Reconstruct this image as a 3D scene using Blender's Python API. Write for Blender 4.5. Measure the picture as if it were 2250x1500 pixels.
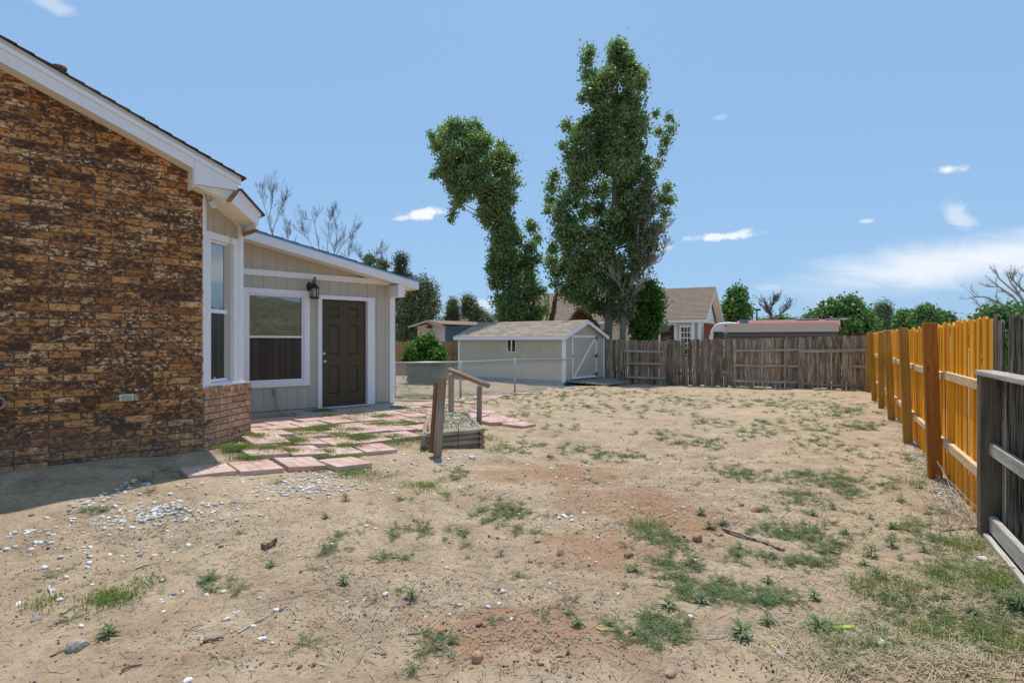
import bpy, bmesh, math, random
import numpy as np
from mathutils import Vector, Matrix

random.seed(7); rng = np.random.default_rng(7)
for o in list(bpy.data.objects): bpy.data.objects.remove(o)
SC = bpy.context.scene
COL = SC.collection
R = math.radians
EYE = 1.6            # camera height over the yard
F = 1292.0           # focal length in photo pixels (photo 2250 x 1500)

# ------------------------------------------------------------------ camera
cam = bpy.data.cameras.new('camera'); cam_o = bpy.data.objects.new('camera', cam); COL.objects.link(cam_o)
cam.sensor_width = 36.0; cam.lens = 36.0 * F / 2250.0
cam.clip_start = 0.05; cam.clip_end = 3000
cam_o.location = (0, 0, EYE); cam_o.rotation_euler = (R(90), 0, 0)
SC.camera = cam_o

# ------------------------------------------------------------------ sun and sky
SUN_EL, SUN_AZ = R(71.8), R(3.0)      # azimuth clockwise from +Y
SUN_STRENGTH, SKY_STRENGTH, EXPOSURE = 2.35, 0.15, 0.72
w = bpy.data.worlds.new('World'); SC.world = w; w.use_nodes = True
SC.view_settings.view_transform = 'Standard'; SC.view_settings.look = 'None'
SC.view_settings.exposure = EXPOSURE; SC.view_settings.gamma = 1.0
SC.view_settings.use_curve_mapping = False
sun = bpy.data.lights.new('sun', 'SUN'); sun.energy = SUN_STRENGTH; sun.angle = R(0.55); sun.color = (1.0, 0.955, 0.88)
sun_o = bpy.data.objects.new('sun', sun); COL.objects.link(sun_o)
sd = Vector((math.sin(SUN_AZ) * math.cos(SUN_EL), math.cos(SUN_AZ) * math.cos(SUN_EL), math.sin(SUN_EL)))
sun_o.rotation_euler = sd.to_track_quat('Z', 'Y').to_euler(); sun_o.location = (0, 0, 30)

class NT:
    """small node helper"""
    def __init__(s, tree): s.t = tree; s.n = tree.nodes; s.l = tree.links
    def new(s, typ, **kw):
        nd = s.n.new(typ)
        for k, v in kw.items(): setattr(nd, k, v)
        return nd
    def put(s, sock, v):
        if v is None: return
        if isinstance(v, bpy.types.NodeSocket): s.l.new(v, sock)
        else:
            try: sock.default_value = v
            except Exception: sock.default_value = (v[0], v[1], v[2], 1.0)
    def math(s, op, a, b=None, c=None, clamp=False):
        nd = s.new('ShaderNodeMath', operation=op); nd.use_clamp = clamp
        s.put(nd.inputs[0], a); s.put(nd.inputs[1], b); s.put(nd.inputs[2], c)
        return nd.outputs[0]
    def vmath(s, op, a, b=None):
        nd = s.new('ShaderNodeVectorMath', operation=op)
        s.put(nd.inputs[0], a); s.put(nd.inputs[1], b)
        return nd.outputs[0]
    def scale(s, v, sc):
        return s.vmath('MULTIPLY', v, tuple(sc))
    def noise(s, vec, scale=5, detail=4, rough=.55, dist=0.0, out=0):
        nd = s.new('ShaderNodeTexNoise'); s.put(nd.inputs['Vector'], vec)
        nd.inputs['Scale'].default_value = scale; nd.inputs['Detail'].default_value = detail
        nd.inputs['Roughness'].default_value = rough; nd.inputs['Distortion'].default_value = dist
        return nd.outputs[out]
    def voronoi(s, vec, scale=5, feature='F1', out=0, rnd=1.0):
        nd = s.new('ShaderNodeTexVoronoi', feature=feature); s.put(nd.inputs['Vector'], vec)
        nd.inputs['Scale'].default_value = scale; nd.inputs['Randomness'].default_value = rnd
        return nd.outputs[out]
    def ramp(s, v, a, b, lo=0.0, hi=1.0, smooth=True):
        nd = s.new('ShaderNodeMapRange', interpolation_type='SMOOTHSTEP' if smooth else 'LINEAR')
        s.put(nd.inputs[0], v)
        for i, x in enumerate((a, b, lo, hi)): s.put(nd.inputs[i + 1], x)
        return nd.outputs[0]
    def mix(s, f, a, b, blend='MIX'):
        nd = s.new('ShaderNodeMix', data_type='RGBA', blend_type=blend)
        s.put(nd.inputs[0], f)
        s.put(nd.inputs[6], a if isinstance(a, bpy.types.NodeSocket) else (*a[:3], 1.0))
        s.put(nd.inputs[7], b if isinstance(b, bpy.types.NodeSocket) else (*b[:3], 1.0))
        return nd.outputs[2]

# world: Nishita sky with a few small clouds fixed to directions in the sky
W = NT(w.node_tree); W.n.clear()
sky = W.new('ShaderNodeTexSky', sky_type='NISHITA'); sky.sun_disc = False
sky.sun_elevation = SUN_EL; sky.sun_rotation = SUN_AZ; sky.altitude = 1200; sky.air_density = 1.0; sky.dust_density = 3.0; sky.ozone_density = 2.2
tc = W.new('ShaderNodeTexCoord'); dirv = tc.outputs['Generated']
sep = W.new('ShaderNodeSeparateXYZ'); W.put(sep.inputs[0], dirv)
ysafe = W.math('MAXIMUM', sep.outputs[1], 0.05)
sx = W.math('DIVIDE', sep.outputs[0], ysafe); sz = W.math('DIVIDE', sep.outputs[2], ysafe)
cmb = W.new('ShaderNodeCombineXYZ'); W.put(cmb.inputs[0], sx); W.put(cmb.inputs[1], sz)
nz1 = W.noise(cmb.outputs[0], 26, 6, .62); nz2 = W.noise(W.scale(cmb.outputs[0], (6, 22, 1)), 1.0, 7, .6, 1.2)
front = W.ramp(sep.outputs[1], 0.1, 0.3)
acc = None
CLOUDS = [  # photo x, y, half width, half height, tilt (deg), strength, edge roughness, wispy
    (930, 470, 44, 13, 8, .9, 1.5, 0), (890, 478, 34, 7, 4, .6, 1.6, 0), (2084, 373, 36, 12, 6, .9, 1.3, 0), (1592, 519, 84, 9, 4, .8, 1.5, 0),
    (1632, 511, 26, 8, 14, .7, .7, 0), (1903, 486, 18, 5, 4, .5, .8, 0), (1585, 258, 20, 8, 10, .22, .8, 0),
    (2108, 476, 44, 26, -35, .45, 1.5, 1), (2140, 572, 470, 64, 7.5, .78, .50, 1), (1010, 664, 42, 12, 4, .5, .9, 0), (1060, 668, 26, 14, 0, .5, .9, 0), (110, 8, 60, 16, -25, .35, 1.3, 1), (1694, 632, 34, 9, 0, .22, .9, 0), (2320, 560, 260, 70, 4, .35, .8, 1), (1460, 545, 26, 7, 4, .4, .9, 0)]
for (px, py, rw, rh, tilt, st, er, wisp) in CLOUDS:
    cx, cz = (px - 1125) / F, (750 - py) / F
    a = R(tilt)
    dx = W.math('SUBTRACT', sx, cx); dz = W.math('SUBTRACT', sz, cz)
    u_ = W.math('ADD', W.math('MULTIPLY', dx, math.cos(a) / (rw / F)), W.math('MULTIPLY', dz, math.sin(a) / (rw / F)))
    v_ = W.math('ADD', W.math('MULTIPLY', dx, -math.sin(a) / (rh / F)), W.math('MULTIPLY', dz, math.cos(a) / (rh / F)))
    d = W.math('SQRT', W.math('ADD', W.math('MULTIPLY', u_, u_), W.math('MULTIPLY', v_, v_)))
    nzz = nz2 if wisp else nz1
    d = W.math('ADD', d, W.math('MULTIPLY', W.math('SUBTRACT', nzz, .5), er * 2.2))
    m = W.math('MULTIPLY', W.ramp(d, 1.15, 0.05 if wisp else .25), st)
    acc = m if acc is None else W.math('MAXIMUM', acc, m)
acc = W.math('MULTIPLY', acc, front)
gm = W.new('ShaderNodeGamma'); W.put(gm.inputs[0], sky.outputs[0]); gm.inputs[1].default_value = .30
tint = W.mix(1.0, gm.outputs[0], (.98, 1.46, 2.02), 'MULTIPLY')
skyc = W.mix(acc, tint, (4.1, 4.15, 4.25))
bg = W.new('ShaderNodeBackground'); W.put(bg.inputs[0], skyc); bg.inputs[1].default_value = SKY_STRENGTH
wo = W.new('ShaderNodeOutputWorld'); W.l.new(bg.outputs[0], wo.inputs[0])

# ------------------------------------------------------------------ object helpers
def tag(o, label=None, cat=None, group=None, kind=None):
    if label: o['label'] = label
    if cat: o['category'] = cat
    if group: o['group'] = group
    if kind: o['kind'] = kind
    return o
def empty(name, loc=(0, 0, 0), rz=0.0, label=None, cat=None, group=None, kind=None):
    o = bpy.data.objects.new(name, None); COL.objects.link(o); o.location = loc; o.rotation_euler = (0, 0, rz)
    o.empty_display_size = .2
    return tag(o, label, cat, group, kind)
def place(name, me, parent=None, loc=(0, 0, 0), rot=(0, 0, 0), scale=(1, 1, 1)):
    o = bpy.data.objects.new(name, me); COL.objects.link(o); o.parent = parent
    o.location = loc; o.rotation_euler = rot; o.scale = scale
    return o
def copy_tree(o, parent=None):
    c = o.copy(); COL.objects.link(c); c.parent = parent
    for ch in list(o.children): copy_tree(ch, c)
    return c
class MB:
    def __init__(s): s.v = []; s.f = []
    def add(s, v, f):
        n = len(s.v); s.v += [tuple(p) for p in v]; s.f += [tuple(i + n for i in q) for q in f]; return s
    def box(s, x0, x1, y0, y1, z0, z1):
        v = [(x0, y0, z0), (x1, y0, z0), (x1, y1, z0), (x0, y1, z0), (x0, y0, z1), (x1, y0, z1), (x1, y1, z1), (x0, y1, z1)]
        return s.add(v, [(0, 3, 2, 1), (4, 5, 6, 7), (0, 1, 5, 4), (1, 2, 6, 5), (2, 3, 7, 6), (3, 0, 4, 7)])
    def hexa(s, v):   # eight points in the order of box
        return s.add(v, [(0, 3, 2, 1), (4, 5, 6, 7), (0, 1, 5, 4), (1, 2, 6, 5), (2, 3, 7, 6), (3, 0, 4, 7)])
    def bar(s, a, b, wd, ht, up=(0, 0, 1)):   # beam from a to b, wd sideways, ht along up
        a = Vector(a); b = Vector(b); d = (b - a).normalized(); sd_ = d.cross(Vector(up)).normalized(); u2 = sd_.cross(d)
        P = lambda c, i, j: c + sd_ * (i * wd / 2) + u2 * (j * ht / 2)
        v = [P(a, -1, -1), P(a, 1, -1), P(b, 1, -1), P(b, -1, -1), P(a, -1, 1), P(a, 1, 1), P(b, 1, 1), P(b, -1, 1)]
        return s.hexa(v)
    def prism(s, poly, off):   # closed polygon (3d points), extruded by vector off
        n = len(poly); off = Vector(off); a = [Vector(p) for p in poly]; b = [p + off for p in a]
        s.add(a + b, [tuple(range(n - 1, -1, -1)), tuple(range(n, 2 * n))] + [(i, (i + 1) % n, n + (i + 1) % n, n + i) for i in range(n)])
        return s
    def tube(s, pts, radii, n=8, cap=True):
        pts = [Vector(p) for p in pts]; rings = []
        if not hasattr(radii, '__len__'): radii = [radii] * len(pts)
        ref = None
        for i, p in enumerate(pts):
            d = (pts[min(i + 1, len(pts) - 1)] - pts[max(i - 1, 0)]).normalized()
            if ref is None:
                ref = d.orthogonal().normalized()
            ref = (ref - d * ref.dot(d)).normalized(); q = d.cross(ref)
            rings.append([p + (ref * math.cos(2 * math.pi * k / n) + q * math.sin(2 * math.pi * k / n)) * radii[i] for k in range(n)])
        v = [p for r in rings for p in r]; f = []
        for i in range(len(pts) - 1):
            for k in range(n): f.append((i * n + k, i * n + (k + 1) % n, (i + 1) * n + (k + 1) % n, (i + 1) * n + k))
        if cap: f += [tuple(range(n - 1, -1, -1)), tuple((len(pts) - 1) * n + k for k in range(n))]
        return s.add(v, f)
    def lathe(s, prof, n=12, c=(0, 0, 0)):
        v = []; f = []
        for (r, z) in prof:
            for k in range(n): v.append((c[0] + r * math.cos(2 * math.pi * k / n), c[1] + r * math.sin(2 * math.pi * k / n), c[2] + z))
        for i in range(len(prof) - 1):
            for k in range(n): f.append((i * n + k, i * n + (k + 1) % n, (i + 1) * n + (k + 1) % n, (i + 1) * n + k))
        f += [tuple(range(n - 1, -1, -1)), tuple((len(prof) - 1) * n + k for k in range(n))]
        return s.add(v, f)
    def mesh(s, name, m, smooth=False):
        me = bpy.data.meshes.new(name); me.from_pydata([tuple(p) for p in s.v], [], s.f); me.materials.append(m)
        if smooth: me.polygons.foreach_set('use_smooth', [True] * len(me.polygons))
        me.update(); return me
    def build(s, name, m, parent=None, smooth=False, bevel=0.0, **kw):
        o = place(name, s.mesh(name, m, smooth), parent, **kw)
        if bevel:
            b = o.modifiers.new('b', 'BEVEL'); b.width = bevel; b.segments = 1; b.limit_method = 'ANGLE'
        return o
def np_mesh(name, verts, nper, m, smooth=False):
    """verts (n, 3); consecutive groups of nper verts are polygons"""
    nv = len(verts); me = bpy.data.meshes.new(name); me.vertices.add(nv); me.vertices.foreach_set('co', verts.astype(np.float32).ravel())
    nf = nv // nper; me.loops.add(nv); me.loops.foreach_set('vertex_index', np.arange(nv, dtype=np.int32))
    me.polygons.add(nf); me.polygons.foreach_set('loop_start', np.arange(0, nv, nper, dtype=np.int32))
    try: me.polygons.foreach_set('loop_total', np.full(nf, nper, dtype=np.int32))
    except Exception: pass
    if smooth: me.polygons.foreach_set('use_smooth', np.ones(nf, dtype=bool))
    me.materials.append(m); me.update(); me.validate(); return me
def np_index_mesh(name, verts, tris, m, smooth=False):
    nper = tris.shape[1]
    me = bpy.data.meshes.new(name); me.vertices.add(len(verts)); me.vertices.foreach_set('co', verts.astype(np.float32).ravel())
    me.loops.add(tris.size); me.loops.foreach_set('vertex_index', tris.astype(np.int32).ravel())
    me.polygons.add(len(tris)); me.polygons.foreach_set('loop_start', np.arange(0, tris.size, nper, dtype=np.int32))
    if smooth: me.polygons.foreach_set('use_smooth', np.ones(len(tris), dtype=bool))
    me.materials.append(m); me.update(); me.validate(); return me

# ------------------------------------------------------------------ places: photo pixel -> point on the ground / at a depth
def at(px, py, Z): return Vector(((px - 1125) / F * Z, Z, EYE + (750 - py) / F * Z))
def gd(px, py, drop):
    Z = F * drop / (py - 750); return ((px - 1125) / F * Z, Z, EYE - drop)
CTRL = [gd(*t) for t in [
    (0, 1025, 1.155), (220, 1000, 1.145), (445, 974, 1.14), (547, 948, 1.145), (379, 1046, 1.215), (0, 1100, 1.33), (200, 1078, 1.30),
    (500, 1030, 1.255), (430, 1060, 1.29), (640, 1010, 1.31), (770, 1000, 1.39), (900, 965, 1.39), (600, 928, 1.30), (709, 897, 1.285), (867, 890, 1.28), (700, 930, 1.29), (780, 945, 1.31), (560, 975, 1.20),
    (893, 905, 1.29), (1000, 912, 1.36), (1155, 932, 1.47), (955, 1003, 1.46), (1060, 980, 1.50), (850, 1010, 1.47), (700, 1040, 1.46), (560, 1070, 1.44), (350, 1120, 1.45),
    (0, 1180, 1.45), (180, 1160, 1.45), (300, 1220, 1.54), (600, 1140, 1.53), (0, 1260, 1.52), (900, 1060, 1.55), (1200, 1000, 1.56), (1130, 1040, 1.57),
    (0, 1400, 1.58), (500, 1300, 1.58), (1000, 1200, 1.6), (1500, 1200, 1.6), (2000, 1250, 1.62), (1000, 1450, 1.6), (2000, 1450, 1.6), (1500, 1050, 1.6),
    (1400, 862, 1.69), (1915, 857, 1.62), (1650, 855, 1.66), (1330, 845, 1.72), (1240, 848, 1.585), (1012, 872, 1.55), (1131, 861, 1.58), (1600, 930, 1.6), (1300, 900, 1.58),
    (1925, 877, 1.6), (2013, 977, 1.6), (2070, 1055, 1.6), (2165, 1165, 1.6)]]
CTRL += [(-6, 11, .3), (-8, 16, .2), (-4, 16, .12), (-3, 22, .05), (0, 28, 0), (-8, 30, 0), (8, 30, -.05), (16, 24, 0), (12, 8, 0), (7, 3, 0), (0, 0, 0), (-3, 0, .03), (-6, 2, .2), (4, 0, 0), (0, -4, 0), (-6, -4, 0), (6, -4, 0), (-12, 8, .3), (-12, 0, .1), (-1, 1.5, 0)]
CT = np.array(CTRL)
def gh(x, y):
    """ground height without the small relief"""
    x = np.asarray(x, float); y = np.asarray(y, float); sh = x.shape; x = x.ravel(); y = y.ravel()
    num = np.zeros_like(x); den = np.zeros_like(x)
    for cx, cy, cz in CT:
        wgt = 1.0 / ((x - cx) ** 2 + (y - cy) ** 2 + .10 * (1 + .02 * (cx * cx + cy * cy))) ** 1.6
        num += wgt * cz; den += wgt
    far = np.clip((np.hypot(x, y - 10) - 25) / 30, 0, 1)
    return ((num / den) * (1 - far)).reshape(sh)
def vnoise(x, y, seed):
    r_ = np.random.default_rng(seed); T = r_.random((256, 256))
    xi = np.floor(x).astype(int); yi = np.floor(y).astype(int); fx = x - xi; fy = y - yi
    fx = fx * fx * (3 - 2 * fx); fy = fy * fy * (3 - 2 * fy)
    g = lambda a, b: T[a & 255, b & 255]
    return (g(xi, yi) * (1 - fx) + g(xi + 1, yi) * fx) * (1 - fy) + (g(xi, yi + 1) * (1 - fx) + g(xi + 1, yi + 1) * fx) * fy
# slabs stay above the relief: amplitude is small on the patio
def relief(x, y):
    n = (vnoise(x * .9, y * .9, 1) - .5) * .06 + (vnoise(x * 2.7, y * 2.7, 2) - .5) * .035 + (vnoise(x * 8, y * 8, 3) - .5) * .02 + (vnoise(x * 19, y * 19, 4) - .5) * .009
    lx, ly = h_local(x, y)
    patio = np.clip(1 - np.maximum(np.abs(lx - 2.2) - 2.6, np.abs(ly - 1.2) - 2.0) / .35, 0, 1)
    return n * (1 - .85 * patio) - .026 * patio
# house frame: origin at the right corner of the brick wall, x along the wall, y into the house
HA = R(43.2); HO = (-3.474, 6.6)
HX = (math.cos(HA), math.sin(HA)); HY = (-math.sin(HA), math.cos(HA))
def h_local(x, y):
    dx, dy = x - HO[0], y - HO[1]; return dx * HX[0] + dy * HX[1], dx * HY[0] + dy * HY[1]
def h_world(lx, ly): return HO[0] + lx * HX[0] + ly * HY[0], HO[1] + lx * HX[1] + ly * HY[1]
def gz(x, y):
    x = np.asarray(x, float); y = np.asarray(y, float); return gh(x, y) + relief(x, y)
def gz1(x, y): return float(gz(np.array([x]), np.array([y]))[0])
def G(px, py):
    z = 0.0
    for _ in range(12):
        Z = F * (EYE - z) / (py - 750); x = (px - 1125) / F * Z; z = .5 * z + .5 * gz1(x, Z)
    return Vector((x, Z, z))
def Gv(px, py):
    px = np.asarray(px, float); py = np.asarray(py, float); z = np.zeros_like(px)
    for _ in range(10):
        Z = F * (EYE - z) / (py - 750); x = (px - 1125) / F * Z; z = .5 * z + .5 * gz(x, Z)
    return np.stack([x, Z, z], 1)
# ------------------------------------------------------------------ materials
def new_mat(name, rough=.85, spec=.25):
    m = bpy.data.materials.new(name); m.use_nodes = True; t = NT(m.node_tree)
    b = t.n['Principled BSDF']; b.inputs['Roughness'].default_value = rough; b.inputs['Specular IOR Level'].default_value = spec
    return m, t, b
def bump(t, b, h, dist=.01, strength=1.0):
    nd = t.new('ShaderNodeBump'); nd.inputs['Distance'].default_value = dist; nd.inputs['Strength'].default_value = strength
    t.put(nd.inputs['Height'], h); t.put(b.inputs['Normal'], nd.outputs[0])
def rnd(t):      # a random number per object or, in a joined mesh, per piece
    oi = t.new('ShaderNodeObjectInfo').outputs['Random']; ge = t.new('ShaderNodeNewGeometry').outputs['Random Per Island']
    return t.math('FRACT', t.math('ADD', oi, ge))
def wpos(t): return t.new('ShaderNodeNewGeometry').outputs['Position']
def opos(t): return t.new('ShaderNodeTexCoord').outputs['Object']
def shift(t, vec, r, amt=37.0):
    c = t.new('ShaderNodeCombineXYZ')
    for i, k in enumerate((1.0, 1.7, 2.3)): t.put(c.inputs[i], t.math('MULTIPLY', r, amt * k))
    return t.vmath('ADD', vec, c.outputs[0])
def plain(name, col, rough=.7, spec=.3, metal=0.0, var=.12, dirt=.0, bmp=.0, dirtcol=(.12, .09, .06)):
    m, t, b = new_mat(name, rough, spec); b.inputs['Metallic'].default_value = metal
    p = wpos(t); n = t.noise(p, 3.0, 6, .6); r = rnd(t)
    v = t.math('ADD', 1 - var / 2, t.math('ADD', t.math('MULTIPLY', n, var), t.math('MULTIPLY', t.math('SUBTRACT', r, .5), var)))
    c = t.vmath('MULTIPLY', (col[0], col[1], col[2]), None); 
    nd = t.new('ShaderNodeVectorMath', operation='SCALE'); nd.inputs[0].default_value = col[:3]; t.put(nd.inputs[3], v)
    out = nd.outputs[0]
    if dirt: out = t.mix(t.math('MULTIPLY', t.ramp(t.noise(t.scale(p, (6, 6, 1.3)), 1.6, 7, .65), .5, .75), dirt), out, dirtcol)
    t.put(b.inputs['Base Color'], out)
    if bmp: bump(t, b, t.noise(p, 60, 4, .6), bmp)
    return m
def wood(name, light, dark, knot=.5, mott=.45, sharp=.14, rough=.85, grain=1.0, axis='Z', stain=None, spec=.2, var=.35, bmp=.004, wear=0.0):
    m, t, b = new_mat(name, rough, spec); r = rnd(t); p = shift(t, opos(t), r)
    g = (14 * grain, 14 * grain, .9 * grain) if axis == 'Z' else (.9 * grain, 14 * grain, 14 * grain)
    q = t.scale(p, g)
    n1 = t.noise(q, 1.6, 8, .68, .6); n2 = t.noise(q, 6.0, 6, .6, .2); n3 = t.noise(p, 2.2, 5, .6)
    f = t.ramp(t.math('ADD', t.math('MULTIPLY', n1, .7), t.math('MULTIPLY', n2, .3)), .5 - sharp, .5 + sharp)
    c = t.mix(f, dark, light)
    kv = t.voronoi(t.scale(p, (1, 1, .45) if axis == 'Z' else (.45, 1, 1)), 6.5)
    kn = t.math('MULTIPLY', t.ramp(kv, .13, .03), knot)
    c = t.mix(kn, c, tuple(x * .5 for x in dark))
    c = t.mix(t.math('MULTIPLY', t.ramp(n3, .42, .68), mott), c, tuple(x * .55 for x in light))
    if stain: c = t.mix(t.math('MULTIPLY', t.ramp(t.noise(t.scale(p, (5, 5, 1.2)), 1.3, 5, .6), .52, .62), .7), c, stain)
    if wear: c = t.mix(t.math('MULTIPLY', t.ramp(n1, .56, .66), wear), c, (.42, .38, .33))
    hsv = t.new('ShaderNodeHueSaturation'); t.put(hsv.inputs['Color'], c); t.put(hsv.inputs['Value'], t.math('ADD', 1 - var / 2, t.math('MULTIPLY', r, var)))
    t.put(b.inputs['Base Color'], hsv.outputs[0])
    if bmp: bump(t, b, t.math('ADD', t.math('MULTIPLY', n1, .7), t.math('MULTIPLY', n2, .3)), bmp, .8)
    return m
def leafmat(name, a, bcol, trans=.35, rough=.45, spec=.35):
    m, t, b = new_mat(name, rough, spec); r = t.new('ShaderNodeNewGeometry').outputs['Random Per Island']
    n = t.noise(wpos(t), .9, 3, .5)
    f = t.math('ADD', t.math('MULTIPLY', r, .65), t.math('MULTIPLY', n, .45), clamp=True)
    c = t.mix(f, a, bcol); t.put(b.inputs['Base Color'], c)
    tr = t.new('ShaderNodeBsdfTranslucent'); t.put(tr.inputs[0], t.mix(1.0, c, (1.1, 1.35, .5), 'MULTIPLY'))
    ms = t.new('ShaderNodeMixShader'); ms.inputs[0].default_value = trans
    t.l.new(b.outputs[0], ms.inputs[1]); t.l.new(tr.outputs[0], ms.inputs[2]); t.l.new(ms.outputs[0], t.n['Material Output'].inputs[0])
    return m
M = {}
M['white'] = plain('white_paint', (.84, .84, .85), .55, .35, var=.05, dirt=.10, bmp=.001, dirtcol=(.35, .30, .24))
M['siding'] = plain('greige_siding_paint', (.50, .468, .385), .7, .25, var=.05, dirt=.10, bmp=.0015, dirtcol=(.25, .22, .17))
M['soffit'] = plain('cream_soffit_paint', (.84, .77, .64), .7, .2, var=.06)
M['shed_wall'] = plain('shed_siding_paint', (.49, .455, .35), .75, .2, var=.05, dirt=.15, dirtcol=(.22, .19, .15))
M['door'] = plain('brown_door_paint', (.075, .054, .028), .42, .4, var=.05)
M['rawwood'] = wood('raw_brown_wood', (.36, .20, .09), (.16, .08, .035), axis='X')
M['blue'] = plain('blue_membrane', (.16, .40, .66), .6, .3, var=.25, dirt=.2)
M['blue_skirt'] = plain('blue_skirt_paint', (.02, .15, .29), .6, .3, var=.25, dirt=.35)
M['concrete'] = plain('concrete', (.47, .41, .34), .9, .2, var=.25, dirt=.35, bmp=.004)
M['mortar'] = plain('mortar', (.215, .185, .15), .95, .1, var=.3, bmp=.004)
M['black'] = plain('black_metal', (.012, .011, .010), .4, .5, var=.1)
M['chrome'] = plain('steel', (.55, .54, .52), .3, .5, metal=.9, var=.05)
M['galv'] = plain('galvanised_steel', (.45, .46, .46), .4, .5, metal=.6, var=.1)
M['dark'] = plain('dark_interior', (.012, .012, .013), .9, .1)
M['creamwall'] = plain('cream_wall_paint', (.62, .55, .41), .8, .2, var=.06, dirt=.1)
M['pinkwall'] = plain('pale_pink_wall_paint', (.60, .49, .43), .8, .2, var=.08, dirt=.15)
M['corr'] = plain('blue_grey_steel_sheet', (.13, .19, .25), .45, .4, var=.1, dirt=.15)
M['red'] = plain('red_paint', (.20, .022, .018), .7, .25, var=.2)
M['redmetal'] = plain('faded_red_metal_roof', (.36, .095, .09), .5, .35, var=.15, dirt=.15, dirtcol=(.5, .35, .3))
M['redbrick'] = plain('red_brick', (.20, .055, .035), .9, .2, var=.35)
M['van'] = plain('white_van_paint', (.80, .80, .80), .3, .5, var=.02)
M['conduit'] = plain('grey_conduit', (.34, .31, .27), .55, .3, var=.1)
M['tan_roof'] = None
M['wood_grey'] = wood('weathered_grey_wood', (.43, .35, .255), (.075, .055, .038), knot=.5, sharp=.10, stain=(.22, .135, .085), var=.8, bmp=.006)
M['wood_grey_dark'] = wood('weathered_dark_wood', (.24, .21, .16), (.016, .013, .010), knot=.6, sharp=.06, grain=.8, var=.5, bmp=.008)
M['wood_grey_x'] = wood('weathered_grey_rail_wood', (.50, .44, .35), (.24, .20, .155), knot=.4, axis='X', var=.3, bmp=.006)
M['wood_pale_x'] = wood('bleached_rail_wood', (.62, .57, .50), (.36, .32, .27), knot=.25, axis='X', var=.15, bmp=.005)
M['orange'] = wood('orange_stained_wood', (.93, .44, .010), (.78, .30, .006), knot=.2, mott=.15, rough=.55, spec=.3, var=.22, bmp=.003)
M['orange_post'] = wood('amber_post_wood', (.50, .29, .060), (.30, .155, .03), knot=.9, rough=.65, var=.3, bmp=.004)
M['red_post'] = wood('redbrown_post_wood', (.44, .185, .035), (.27, .095, .018), knot=.9, rough=.6, var=.1, bmp=.004)
M['pine_rail'] = wood('new_pine_rail', (.80, .60, .36), (.62, .43, .23), knot=.3, axis='X', var=.1, bmp=.002)
M['fence_brown'] = wood('brown_cedar_board', (.58, .34, .16), (.34, .18, .08), knot=.4, var=.3)
M['log'] = wood('grey_landscape_log', (.46, .39, .30), (.24, .19, .14), knot=.3, axis='Z', stain=(.40, .17, .08), var=.25, bmp=.006)
M['bark'] = wood('grey_bark', (.30, .27, .23), (.12, .10, .085), knot=.2, grain=.5, bmp=.02)
M['bark_dead'] = plain('dead_branch_bark', (.17, .135, .11), .9, .1, var=.3)
M['bark_brown'] = wood('brown_dead_wood', (.33, .21, .13), (.14, .08, .045), grain=.5, bmp=.02)
M['bark_pale'] = plain('pale_branch_bark', (.36, .31, .26), .9, .1, var=.2)
M['stick'] = plain('dry_stick', (.34, .29, .23), .9, .1, var=.6)
M['stick_pale'] = plain('pale_dry_stick', (.55, .50, .42), .9, .1, var=.3)

def brick_mat():
    m, t, b = new_mat('flashed_brown_brick', .75, .3); r = rnd(t); p = shift(t, opos(t), r, 23.0)
    hb = shift(t, wpos(t), r, 11.0)
    q = t.scale(hb, (17, 17, 26))
    n1 = t.noise(q, 1.0, 6, .66, .5); n2 = t.noise(t.scale(hb, (22, 22, 44)), 1.0, 6, .65, .8); n3 = t.noise(t.scale(hb, (20, 20, 40)), 1.0, 6, .66, .6)
    r2 = t.math('FRACT', t.math('MULTIPLY', r, 7.31)); r3 = t.math('FRACT', t.math('MULTIPLY', r, 13.7)); n4 = t.noise(t.scale(hb, (70, 70, 110)), 1.0, 3, .7)
    base = t.mix(t.ramp(t.math('ADD', t.math('MULTIPLY', n2, .6), t.math('MULTIPLY', r3, .4)), .28, .72), (.30, .108, .034), (.64, .285, .085))
    thr = t.math('ADD', .480, t.math('MULTIPLY', t.math('SUBTRACT', r, .5), .13))
    dk = t.ramp(t.math('SUBTRACT', t.math('ADD', n1, t.math('MULTIPLY', t.math('SUBTRACT', n4, .5), .16)), thr), -.06, .09)
    base = t.mix(t.math('MULTIPLY', dk, .90), base, (.042, .024, .015))
    tn = t.ramp(t.math('ADD', n3, t.math('MULTIPLY', t.math('SUBTRACT', r2, .5), .16)), .56, .66)
    base = t.mix(t.math('MULTIPLY', tn, .85), base, (.80, .58, .32))
    base = t.mix(t.ramp(n4, .5, .75, 0, .45), base, (.13, .06, .03))
    low = t.new('ShaderNodeSeparateXYZ'); t.put(low.inputs[0], wpos(t))
    dust = t.math('MULTIPLY', t.ramp(low.outputs[2], .95, .42), t.ramp(n2, .35, .7, .15, .5))
    base = t.mix(dust, base, (.24, .19, .15))
    t.put(b.inputs['Base Color'], base); bump(t, b, n2, .004, .8)
    return m
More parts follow.
